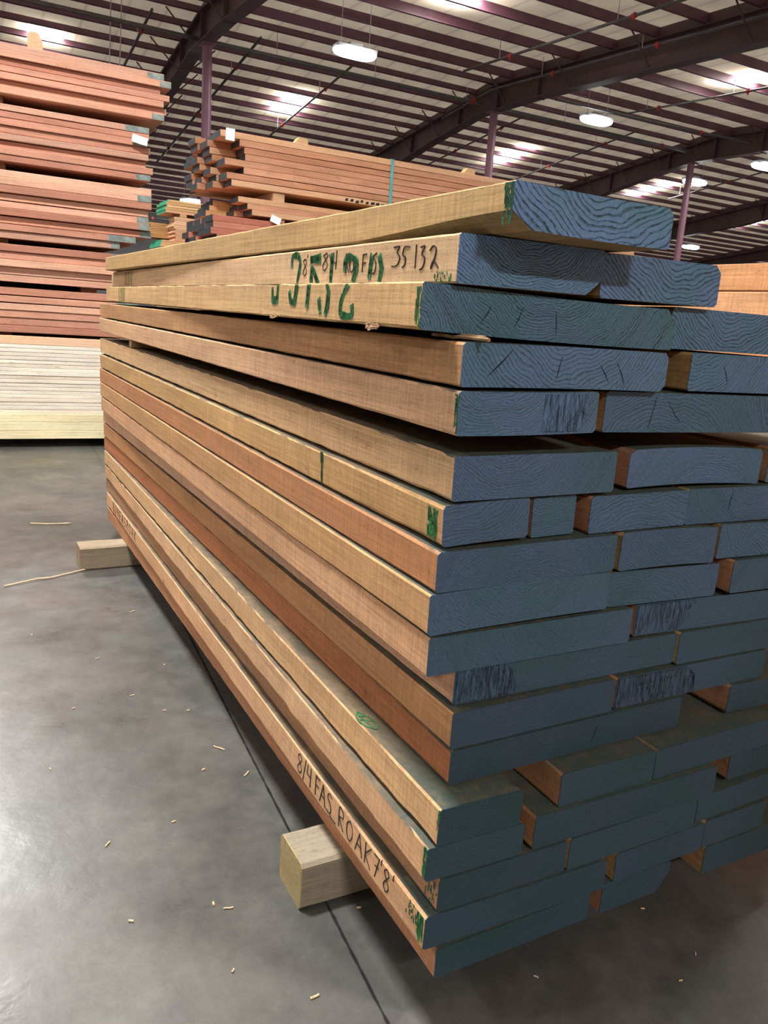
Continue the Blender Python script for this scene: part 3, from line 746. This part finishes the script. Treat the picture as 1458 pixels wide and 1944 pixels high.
for rr in ((2,0), (3,0)):
    marks(PACK[rr], 'green_tally_strokes', GREEN, [[(2.12-.03*k, .004),(2.115-.03*k, .046)] for k in range(5)], .005)
b = PACK[(14,0)]
marks(b, 'green_pencil_mark', GREEN, [[(.012,.255),(.022,.225),(.016,.20),(.004,.215),(.003,.24),(.012,.255)],[(.006,.232),(.02,.222)],[(.008,.242),(.022,.236)],[(.010,.25),(.012,.205)]], .0024, T=.0500, face='top')

# checks (drying splits) in the painted ends
def check(rr, pts, w):
    m = MB(); n = len(pts)
    L_, R_ = [], []
    for k, (x, z) in enumerate(pts):
        a = pts[max(0, k-1)]; c = pts[min(n-1, k+1)]; dx, dz = c[0]-a[0], c[1]-a[1]; l = math.hypot(dx, dz) or 1
        t = k/(n-1); ww = w*max(.12, math.sin(math.pi*t))/2
        L_.append((x - dz/l*ww, z + dx/l*ww)); R_.append((x + dz/l*ww, z - dx/l*ww))
    for k in range(n-1):
        q = [L_[k], L_[k+1], R_[k+1], R_[k]]
        m.add([(x, -.0005, z) for x, z in q] + [(x, .001, z) for x, z in q], [(0,1,2,3),(7,6,5,4),(0,4,5,1),(1,5,6,2),(2,6,7,3),(3,7,4,0)])
    m.build('drying_split', CRACK, PACK[rr])
check((4,0), [(.034,.012),(.045,.022),(.054,.03),(.066,.043)], .0016)
check((4,0), [(.132,.012),(.134,.024),(.137,.038)], .0010)
check((4,0), [(.196,.030),(.205,.020),(.212,.010)], .0012)
check((4,0), [(.222,.034),(.232,.020),(.238,.008)], .0012)
check((3,0), [(.078,.012),(.086,.024),(.090,.032)], .0013)
check((3,0), [(.124,.010),(.130,.022),(.134,.034)], .0011)
check((3,0), [(.186,.006),(.184,.020),(.182,.034)], .0010)
check((5,1), [(.078,.005),(.081,.020),(.086,.046)], .0010)
check((5,1), [(.108,.040),(.124,.022),(.135,.014)], .0009)
check((7,3), [(.085,.018),(.087,.032),(.090,.044)], .0010)
check((13,0), [(.236,.010),(.240,.022),(.244,.034)], .0011)
check((4,1), [(.075,.012),(.070,.024),(.062,.036)], .0012)

# torn, coarse patches in the painted ends
def torn(rr, x0, x1, z0, z1, seed, slant=.25):
    nx, nz = 44, 14; m = MB(); q = seed*13.7
    for j in range(nz+1):
        for i in range(nx+1):
            u, v = i/nx, j/nz
            x = x0 + (x1-x0)*u; z = z0 + (z1-z0)*v
            edge = min(1, min(u if x0 > .01 else 1, 1-u, 1)*9)
            x += u*((noise.noise(Vector((q, v*7, 0))))*.45 - slant*1.2*(v-.5))*(x1-x0)*.30
            rdg = noise.noise(Vector((q + (x + slant*z)*190, z*38, 0)))
            m.v.append((x, -.0009 - edge*.0022*max(0, .45+rdg), z))
    w = nx+1
    for j in range(nz):
        for i in range(nx): a = j*w+i; m.f.append((a, a+1, a+w+1, a+w))
    nb = len(m.v)                                             # back skin gives the patch its thickness
    for j in (0, nz):
        for i in range(w): m.v.append((m.v[j*w+i][0], .0008, m.v[j*w+i][2]))
    for i in range(nx):
        m.f.append((i, nb+i, nb+i+1, i+1)); m.f.append((nz*w+i, nz*w+i+1, nb+w+i+1, nb+w+i))
    m.f.append(tuple(j*w for j in range(nz+1)) + (nb+w, nb)); m.f.append((nb+nx, nb+w+nx) + tuple(j*w+nx for j in range(nz, -1, -1)))
    m.f.append((nb, nb+w, nb+w+nx, nb+nx))
    e = m.build('torn_end_grain', TORN, PACK[rr]); e.color = [c.color for c in PACK[rr].children if c.name.startswith('painted_end')][0]
torn((5,0), .118, .180, .003, .046, 1, -.5)
torn((11,0), .002, .092, .002, .046, 2, .5)
torn((12,1), .002, .150, .002, .045, 3, .5)
torn((10,1), .002, .105, .003, .046, 4, -.5)

# spacer stick between the fifth and sixth layers, and the bolsters under the pack
m = MB(); m.box(0, .62, 0, .035, 0, .0235)
o = m.build('spacer_stick', WOOD, None, (-.002, 1.875, .7562), bevel=.0015); o.color = (*face(205,160,110), 1)
tag(o, 'small wooden spacer stick in the long dark gap near the far end', 'spacer')
m = MB(); m.box(0, .62, 0, .035, 0, .0235)
o = m.build('spacer_stick', WOOD, None, (.24, .62, .7562), bevel=.0015); o.color = (*face(205,160,110), 1)
tag(o, 'wooden spacer stick hidden deep in the dark gap of the pack', 'spacer')

BEAMW = wood_mat('weathered_timber', .3, dusty=False)
def bolster(x, y, w, h, L, rz, label, colr, ecol):
    m = MB(); n = 24
    sec = section(w, h, ((.006,.005),(.006,.005),(.004,.004),(.006,.006)), 0, 3); k = len(sec)
    for j in range(n+1):
        for q, (a, c) in enumerate(sec):
            e = noise.noise(Vector((x*7+q, j*.4, y)))*.0016
            m.v.append((a+e, -L*j/n, c+e))
    for j in range(n):
        for q in range(k): a = j*k+q; bb = j*k+(q+1) % k; m.f.append((a, a+k, bb+k, bb))
    m.f.append(tuple(range(k))); m.f.append(tuple(n*k+q for q in range(k-1, -1, -1)))
    # local -Y runs under the pack: rotate so that it points to world +X
    o = m.build('timber_bolster', BEAMW, None, (x, y, 0)); o.rotation_euler = (0, 0, math.radians(90)+rz); o.color = (*colr, 1)
    e = MB(); sv = [(a, .0015, c) for a, c in sec] + [(a, 0, c) for a, c in sec]
    e.v = sv; e.f = [tuple(range(k)), tuple(range(2*k-1, k-1, -1))] + [(q, q+k, k+(q+1) % k, (q+1) % k) for q in range(k)]
    eo = e.build('sawn_end', BEAMW, o); eo.color = (*ecol, 1); eo['label'] = 'yellowish fresh-sawn end'
    tag(o, label, 'timber', 'timbers under the foreground pack')
bolster(-.0585, .2262, .0895, .0808, .95, 0, 'square weathered timber under the near end of the pack, yellowish sawn end', face(138,128,114), face(160,142,98))
bolster(-.1500, 1.985, .085, .0808, 1.05, .02, 'weathered timber under the far end of the pack, poking out left', face(150,138,120), face(150,132,106))

# loose bark and splinter under the third layer
BARK = simple('loose_bark', (.42, .25, .13), .8, nscale=60, nstr=.4)
def bark(x, y, z, l, w, seed, label):
    m = MB(); nx, ny = 10, 5; q = seed*3.1
    for t in (0, .0012):
        for j in range(ny+1):
            for i in range(nx+1):
                u, v = i/nx-.5, j/ny-.5; e = math.sqrt(max(0, 1-(2*u)**2))*(.7+.5*noise.noise(Vector((q+u*6, 0, 0))))
                m.v.append((t + .0015*noise.noise(Vector((q+u*5, v*4, 2))) - .003*math.cos(u*3), u*l, v*w*e + .001*noise.noise(Vector((q+u*9, v*3, 5)))))
    a = nx+1; n = a*(ny+1)
    for j in range(ny):
        for i in range(nx):
            k = j*a+i; m.f.append((k, k+a, k+a+1, k+1)); m.f.append((n+k, n+k+1, n+k+a+1, n+k+a))
    o = m.build('bark_flake', BARK, None, (x, y, z)); tag(o, label, 'bark')
bark(-.0405, .148, .8895, .036, .013, 1, 'curled bark flake at the lower edge of the green-numbered plank')
bark(-.0315, .52, .8905, .030, .010, 2, 'small bark flake below the green digits, farther from the painted ends')
m = MB(); q = random.Random(5); pts = [(.010, -.028+.115*k/10, .8845+(.0012*q.random())) for k in range(11)]
m.sweep(pts, .0022, 6); m.sweep([(x+.003, y, z+.0015) for x, y, z in pts[1:6]], .0024, 6)
o = m.build('long_splinter', BARK); tag(o, 'long thin splinter lying in the dark gap above the fourth layer', 'splinter')

# ---------------------------------------------------------------- neighbouring pack at the right
for k in range(17):
    z = .09 + k*.0575; c = face(218,152,96) if k != 15 else face(212,156,110)
    o = board('thick_plank', 2.6, .30, .0568, (1.0+rng.uniform(-.002,.002), .12+rng.uniform(-.03,.03), z), 0, 0, c, WOOD, (.07,.13,.22), None, None, 0, 8, .002, .5, rnd=rng)
    if k > 14: tag(o, ['tan plank second from the top of the pack at right edge', 'top tan plank of the pack behind, at the right edge'][k-15], 'plank', 'planks of the pack behind at right')
    else: tag(o, 'plank low in the pack behind at right, hidden by the foreground pack', 'plank', 'planks of the pack behind at right')
for y in (.4, 2.1):
    m = MB(); m.box(0, .9, 0, .09, 0, .0895); o = m.build('timber_bolster', BEAMW, None, (.93, y, 0), bevel=.003); o.color = (*face(180,160,140), 1)
    tag(o, 'timber under the pack behind at right, hidden by the foreground pack', 'timber', 'timbers under the pack at right')

# ---------------------------------------------------------------- tall stack at the left
SALMON = [(204,136,108),(214,148,118),(196,126,98),(220,160,130),(190,118,90),(210,140,112),(200,145,122)]
def salmon(q, k=1.0): c = q.choice(SALMON); j = q.uniform(-8, 8); v = face(min(255,c[0]+j), c[1]+j, c[2]+j, k*1.06); g = sum(v)/3; return tuple(q_*.84+g*.16 for q_ in v)
def across(name, xr, y, z, L, W, T, col, **k):
    """board lying along X with its front face at y and its right end at xr"""
    return board(name, L, W, T, (xr, y, z), math.radians(90), 0, col, k.pop('mat', WOOD_FAR), k.pop('paint', None), k.pop('pmat', None), None, 0, k.pop('seg', 8), k.pop('rough', .004), rnd=rng, **k)
BUND = [('highest', 1.935, 2.19, 7, .655, .04), ('second highest', 1.592, 1.888, 8, .575, .025), ('third', 1.190, 1.552, 9, .585, .02),
        ('fourth', .955, 1.160, 5, .50, .03), ('lowest reddish', .672, .925, 6, .50, .03)]
ends_extra = {('third', 0): .41, ('third', 1): .50, ('second highest', 7): .58}
for name, za, zb, n, xr, rag in BUND:
    h = (zb-za)/n
    for k in range(n):
        T = h - .0025 - rng.random()*.003; z = za + k*h
        if k == 0: z = za; 
        X = ends_extra.get((name, k), xr + rng.uniform(-rag, rag) + (k/n)*.02)
        fy = 4.42 + rng.choice((0, 0, .006, .012, .025))
        o = across('stacked_board', X, fy, z, 3.9, .28, h-.0008 if rng.random() < .55 else T, salmon(rng), paint=(.2,.24,.22) , pmat=GREYEND)
        pos = 'top' if k == n-1 else ('bottom' if k == 0 else ORD[n-k])
        tag(o, 'reddish board, %s %sin the %s bundle of the left stack' % (pos, '' if pos in ('top','bottom') else 'from the top ', name), 'board', 'reddish boards of the tall left stack')
        if rng.random() < .55:
            m = MB(); l = rng.uniform(.03, .16); m.box(-.001, .0006, .0, l, .001, h-.004)
            m.build('grey_paint_smear', GREYEND, o)
        i2 = across('stacked_board', X+rng.uniform(-.03,.02), fy+.29, z, 3.9, .75, h-.0008, salmon(rng, .8), paint=(.2,.24,.22), pmat=GREYEND, seg=2)
        tag(i2, 'inner board of the left stack, hidden behind the front boards', 'board', 'hidden inner boards of the left stack')
def blocks(ys, x, z0, z1, where, lb):
    for y in ys:
        m = MB(); m.box(-.045, .045, 0, .70, 0, z1-z0); o = m.build('spacer_timber', WOOD_FAR, None, (x, y, z0), bevel=.003); o.color = (*face(150,110,80), 1)
        tag(o, lb, 'spacer', 'spacer timbers of the left stack')
for (z0, z1, nm) in ((1.8872,1.935,'highest'), (1.551,1.592,'second highest'), (1.1592,1.19,'third'), (.9242,.955,'fourth'), (.6545,.672,'lowest reddish')):
    for x, w in ((-3.0,'far left'), (-1.4,'middle left'), (.24 if nm == 'fourth' else -.235,'visible')):
        blocks([4.50], x, z0, z1, w, 'spacer timber under the %s bundle of the left stack%s' % (nm, '' if w == 'visible' else ', outside the photo'))
    m = MB(); m.box(-3.2, .3, 5.25, 5.40, z0+.0005, z1-.0005); o = m.build('spacer_timber', WOOD_FAR); o.color = (*face(150,110,80), 1)  # added filler, blocks the bright view through the gap
    tag(o, 'added filler timber keeping dark the gap under the %s bundle, left stack' % nm, 'spacer', 'spacer timbers of the left stack')
# pale sheets at the bottom
SHEET = wood_mat('pale_sheet_goods', .12, dusty=False)
o = across('stacked_board', .50, 4.425, .606, 3.9, 1.0, .048, face(232,190,160), mat=WOOD_FAR)
tag(o, 'pale brown cover board between the white sheets and the reddish bundles', 'board')
n = 18
for k in range(n):
    h = (.606-.205)/n; z = .205 + k*h
    o = across('plywood_sheet', .50+rng.uniform(-.004,.004), 4.42+rng.uniform(0,.006), z, 3.7, 1.05, h-.0012, (.90,.84,.73) if k % 3 else (.86,.78,.66), mat=SHEET, seg=3, rough=.001)
    pos = 'top' if k == n-1 else ('bottom' if k == 0 else ORD[n-k])
    tag(o, 'whitish sheet, %s %sin the bright pile at far left' % (pos, '' if pos in ('top', 'bottom') else 'from the top '), 'sheet', 'whitish sheets at the bottom of the left stack')
for k in range(3):
    o = across('yellow_board', .50, 4.415, .052+.051*k, 3.8, 1.06, .0502, (.92,.84,.55), mat=SHEET, seg=3, rough=.001)
    tag(o, '%s pale yellow board under the bright sheets of the left stack' % ('lowest', 'middle', 'upper')[k], 'board', 'pale yellow boards at the foot of the left stack')
for x in (-3.0, -1.5, -.8):
    m = MB(); m.box(-.045, .045, 0, 1.0, 0, .052); o = m.build('spacer_timber', WOOD_FAR, None, (x, 4.50, 0), bevel=.003); o.color = (*face(120,90,70), 1)
    tag(o, 'dark timber on the floor under the left stack, outside the photo', 'spacer', 'floor timbers of the left stack')
m = MB(); m.box(-.05, .05, 0, .9, 0, .052); o = m.build('spacer_timber', WOOD_FAR, None, (.38, 4.52, 0), bevel=.003); o.color = (*face(120,90,70), 1)
tag(o, 'dark timber on the floor under the right end of the left stack', 'spacer')
m = MB(); m.add([(0,0,0),(.07,0,0),(.07,.09,0),(0,.09,0),(.01,0,.085),(.045,0,.085),(.06,.09,.07),(0,.09,.085),(.07,0,.045)],
                [(0,3,2,1),(0,1,8,5,4),(4,5,6,7),(0,4,7,3),(1,2,6,5,8),(2,3,7,6)])
o = m.build('wood_block', WOOD_FAR, None, (-.055, 4.45, 2.188)); o.color = (*face(200,165,130), 1); tag(o, 'pale wooden block on top of the left stack beside the skylight', 'block')

def paper(name, x, y, z, w, h, rot, label, curl=.01):
    m = MB(); n = 6
    for t in (0, .0008):
        for j in range(n+1):
            for i in range(n+1):
                u, v = i/n, j/n; m.v.append((w*u, -t - curl*(u*u+.6*(1-v)**2), h*v))
    q = (n+1)**2; w_ = n+1
    for j in range(n):
        for i in range(n):
            a = j*w_+i; m.f.append((a, a+w_, a+w_+1, a+1)); m.f.append((q+a, q+a+1, q+a+w_+1, q+a+w_))
    o = m.build(name, WHITE, None, (x, y, z), smooth=True); o.rotation_euler = rot; tag(o, label, 'tag'); return o
paper('paper_tag', .475, 4.412, 1.795, .085, .045, (0, math.radians(12), 0), 'white paper tag at the right end of the left stack', .02)
paper('paper_tag', 1.497, 5.985, 2.195, .072, .092, (0, math.radians(3), 0), 'white paper tag on the top corner of the middle stack')
paper('paper_tag', 1.89, 5.985, 1.625, .085, .060, (0, math.radians(20), 0), 'white paper tag hanging low on the middle stack', .02)

# ---------------------------------------------------------------- middle stack, ends painted black
def along(name, xl, y, z, L, W, T, col, **k):
    """board lying along X, left end at xl, its front face at y"""
    return board(name, L, W, T, (xl, y+W, z), math.radians(-90), 0, col, k.pop('mat', WOOD_FAR), k.pop('paint', None), k.pop('pmat', None), None, 0, k.pop('seg', 8), k.pop('rough', .004), rnd=rng, **k)
MIDC = [(222,160,128),(230,178,140),(214,150,116),(226,170,128),(206,142,108)]
n = 8; za, zb = 1.862, 2.272; h = (zb-za)/n
frontx = [1.56, 1.52, 1.66, 1.50, 1.67, 1.66, 1.62, 1.46]
colx = [[1.47,1.40,1.46],[1.50,1.44,1.42],[1.45,1.50,1.41],[1.52,1.42,1.47],[1.46,1.40,1.40],[1.44,1.46,1.42],[1.42,1.40,1.48],[1.47,1.38,1.60]]
for k in range(n):
    z = za + k*h; pos = 'top' if k == n-1 else ('bottom' if k == 0 else ORD[n-k])
    for c in range(4):
        x = frontx[k] if c == 0 else colx[k][c-1]
        col = face(*rng.choice(MIDC), .95 if c == 0 else .8)
        o = along('black_ended_board', x, 6.0+.232*c, z, 4.6, .225, h-.0012-rng.random()*.003, col, paint=(.02,.02,.03), pmat=BLACKEND, seg=8 if c == 0 else 2)
        if c == 0: tag(o, 'front board, %s %sin the upper bundle of the middle stack' % (pos, '' if pos in ('top','bottom') else 'from the top '), 'board', 'boards of the middle stack')
        else: tag(o, '%s board behind the front, %s %sin the middle stack upper bundle' % (POS[c-1], pos, 'layer ' if pos in ('top', 'bottom') else 'layer down '), 'board', 'boards of the middle stack')
        if c == 0 and k == 0:
            q = random.Random(3)
            for s in range(9):
                m = MB(); u = 1.02 + s*.050; w = q.uniform(.026, .042); zz = .002 + q.random()*.012
                m.add([(.2256,u,zz),(.2256,u+w,zz+.004),(.2256,u+w*.9,zz+.026),(.2256,u+w*.1,zz+.02),(.224,u,zz),(.224,u+w,zz+.004),(.224,u+w*.9,zz+.026),(.224,u+w*.1,zz+.02)],
                      [(0,1,2,3),(7,6,5,4),(0,4,5,1),(1,5,6,2),(2,6,7,3),(3,7,4,0)])
                m.build('black_stencil_mark', INK, o)
for x, w, lb in ((1.85, .1, 'pale spacer timber in the gap of the middle stack, near its left end'), (3.5, .1, 'spacer timber under the middle stack upper bundle, farther right')):
    m = MB(); m.box(0, w, 0, .9, 0, .0725); o = m.build('spacer_timber', WOOD_FAR, None, (x+.08, 6.02, 1.789), bevel=.003); o.color = (*face(215,175,135), 1); tag(o, lb, 'spacer')
for k in range(3):
    z = 1.655 + k*.0447
    for c in range(4):
        x = [1.74, 1.70, 1.62][k] if c == 0 else [1.66, 1.48, 1.50][c-1] + .03*k
        o = along('black_ended_board', x, 6.0+.232*c, z, 4.4, .225, .0437, face(*rng.choice(MIDC if c < 2 else [(214,176,120)]), .95), paint=(.02,.02,.03), pmat=BLACKEND, seg=8 if c == 0 else 2)
        tag(o, '%s board from the front, %s layer of the thin second bundle, middle stack' % (POS[c], ('bottom', 'middle', 'top')[k]), 'board', 'boards of the middle stack')
for x in (1.95, 3.6):
    m = MB(); m.box(0, .09, 0, .9, 0, .030); o = m.build('spacer_timber', WOOD_FAR, None, (x, 6.02, 1.625), bevel=.003); o.color = (*face(200,150,120), 1)
    tag(o, 'spacer timber above the red bundle, %s' % ('near its black ends' if x < 3 else 'hidden at right'), 'spacer')
for k in range(8):
    z = 1.225 + k*.05
    for c in range(4):
        x = 1.42 + rng.uniform(-.03, .03)
        o = along('black_ended_board', x, 6.0+.232*c, z, 4.6, .225, .0492, face(*rng.choice([(214,130,112),(208,122,104),(220,140,118)]), .9), paint=(.02,.02,.03), pmat=BLACKEND, seg=4)
        pos = 'top' if k == 7 else ('bottom' if k == 0 else ORD[8-k])
        tag(o, '%s board from the front, %s %sin the red bundle, middle stack' % (POS[c], pos, 'layer ' if pos in ('top','bottom') else 'layer down '), 'board', 'red boards of the middle stack')
for k in range(5):
    o = along('thick_timber', 1.45, 6.0, .025+.24*k, 4.5, .92, .2395, face(200,140,110), seg=3)
    tag(o, 'thick timber low in the middle stack, hidden by the foreground pack', 'timber', 'hidden timbers of the middle stack')
m = MB(); X_, zt, zb_ = 3.02, 2.2725, 1.861
m.box(X_-.014, X_+.014, 5.994, 5.998, zb_, zt+.003); m.box(X_-.014, X_+.014, 5.994, 6.93, zt, zt+.003); m.box(X_-.014, X_+.014, 6.926, 6.93, zb_, zt+.003); m.box(X_-.014, X_+.014, 5.994, 6.93, zb_-.003, zb_)
o = m.build('packing_strap', TEAL); tag(o, 'teal packing strap around the upper bundle of the middle stack', 'strap')
for x, lb in ((2.10, 'small wooden block on top of the middle stack, left one'), (3.79, 'small wooden block on top of the middle stack, beside the middle column')):
    m = MB(); m.add([(0,0,0),(.12,0,0),(.12,.08,0),(0,.08,0),(.04,0,.05),(.12,0,.04),(.12,.08,.04),(.04,.08,.05)], [(0,3,2,1),(4,5,6,7),(0,1,5,4),(1,2,6,5),(2,3,7,6),(3,0,4,7)])
    o = m.build('wood_block', WOOD_FAR, None, (x, 6.02, 2.271)); o.color = (*face(215,175,125), 1); tag(o, lb, 'block')

# ---------------------------------------------------------------- small tan stack far behind, in the gap
TAN = [(206,168,112),(196,154,100),(214,178,130),(188,146,98),(210,160,120)]
def farboard(x, y, z, L, W, T, lab, green=False, grp='tan boards far behind in the gap', colr=None):
    o = along('tan_board', x, y, z, L, W, T, face(*(colr or rng.choice(TAN))), paint=(.03,.3,.16) if green else None, pmat=GREENEND if green else None, seg=4, rough=.008)
    tag(o, lab, 'board', grp)
Yf = 9.5
for k in range(5):
    farboard(1.83+rng.uniform(-.02,.03), Yf, 1.955+.030*k, 2.2, .5, .0285, 'tan board with green end, %s of five atop the small far stack' % ('lowest','second lowest','middle','second highest','highest')[k], True)
m = MB(); m.box(0, .08, 0, .5, 0, .04); o = m.build('spacer_timber', WOOD_FAR, None, (2.0, Yf, 1.915), bevel=.003); o.color = (*face(190,150,100), 1); tag(o, 'small spacer under the green-ended boards of the far stack', 'spacer')
m = MB(); m.box(0, .08, 0, .5, 0, .04); o = m.build('spacer_timber', WOOD_FAR, None, (3.4, Yf, 1.915), bevel=.003); o.color = (*face(190,150,100), 1); tag(o, 'hidden spacer at the right of the small far stack', 'spacer')
for k in range(12):
    farboard(1.92+rng.uniform(-.02,.03), Yf, 1.64+.0229*k, 2.2, .3, .0222, 'thin tan board, layer %s of the pinkish-edged far pile' % ORD[12-k] if k < 11 else 'top thin tan board of the pinkish-edged far pile', False, colr=rng.choice([(206,150,124),(200,160,120),(214,170,140)]))
for k in range(8):
    farboard(1.70+rng.uniform(-.02,.03), Yf+.32, 1.675+.0220*k, 2.2, .3, .0208, 'thin brown board, %s layer of the ragged pile at left of the gap' % (ORD[8-k] if k < 7 else 'top'), False, colr=(176,134,80))
for k in range(3):
    farboard(1.76+.01*k, Yf-.02, 1.555+.027*k, 2.2, .62, .0262, 'green-ended tan board, %s of three low in the gap' % ('lowest','middle','highest')[k], True)
for k in range(6):
    o = along('thick_timber', 1.85, Yf, .02+.2555*k, 2.1, .6, .255, face(190,150,100), seg=2)
    tag(o, 'thick timber at the foot of the far stack, hidden from view', 'timber', 'hidden timbers of the far stack')

# ---------------------------------------------------------------- added unseen lumber stack, shades the lower plank ends and near floor
for k in range(11):
    o = across('thick_timber', 3.9+rng.uniform(-.02,.02), -3.2+rng.uniform(-.01,.01), .002+.215*k, 3.7, 1.0, .214, face(205,150,110), seg=3)
    tag(o, 'added unseen timber behind the camera, shading the lower plank ends', 'timber', 'added shading timbers behind the camera')

# ---------------------------------------------------------------- wood chips and splinters on the floor
CHIPS = [(-0.061, 1.561, 0.0211), (-0.055, 1.167, 0.0078), (-0.204, 1.259, 0.0156), (-0.161, 1.026, 0.0107), (-0.109, 0.928, 0.007), (-0.059, 0.91, 0.007), (-0.041, 0.73, 0.0283), (-0.017, 0.617, 0.0228), (-0.092, 0.662, 0.0083), (-0.301, 0.497, 0.0139), (-0.158, 0.274, 0.0161), (-0.298, 0.304, 0.0092), (-0.177, 0.292, 0.0081), (-0.101, 0.069, 0.0157), (-0.188, 0.155, 0.0058), (0.028, 0.196, 0.0066), (0.452, 0.015, 0.0071), (0.456, -0.089, 0.0066), (0.202, -0.026, 0.0077), (0.394, -0.117, 0.0063), (-0.343, 1.467, 0.0108), (-0.293, 1.006, 0.0079), (-0.365, 0.77, 0.0089), (-0.184, 0.518, 0.0083)]
for k, (x, y, l) in enumerate(CHIPS):
    q = random.Random(100+k); a = q.uniform(0, math.pi); l = max(.006, l*.9); m = MB(); pts = []
    for s in range(5):
        t = s/4-.5; pts.append((l*t*math.cos(a)+.08*l*q.uniform(-1,1), l*t*math.sin(a)+.08*l*q.uniform(-1,1), .0016+.0006*q.random()))
    w = .0008+.0010*q.random()
    m.sweep(pts, w, 5); o = m.build('wood_chip', CHIP, None, (x, y, 0))
    tag(o, 'small pale wood chip lying on the dark concrete floor', 'chip', 'wood chips scattered on the floor')
def sliver(name, pts, r, label):
    m = MB(); m.sweep(pts, r, 6); m.sweep([(a+.004, b_+.003, c) for a, b_, c in pts[1:]], r*.7, 6); o = m.build(name, CHIP); tag(o, label, 'splinter')
sliver('wood_splinter', [(-.389,1.885,.004),(-.29,1.925,.006),(-.25,1.93,.004),(-.113,2.0,.004)], .0026, 'long pale splinter on the floor in front of the far timber')
sliver('wood_splinter', [(-.256,2.637,.003),(-.19,2.61,.004),(-.113,2.606,.003)], .0024, 'short reddish splinter on the floor left of the pack')
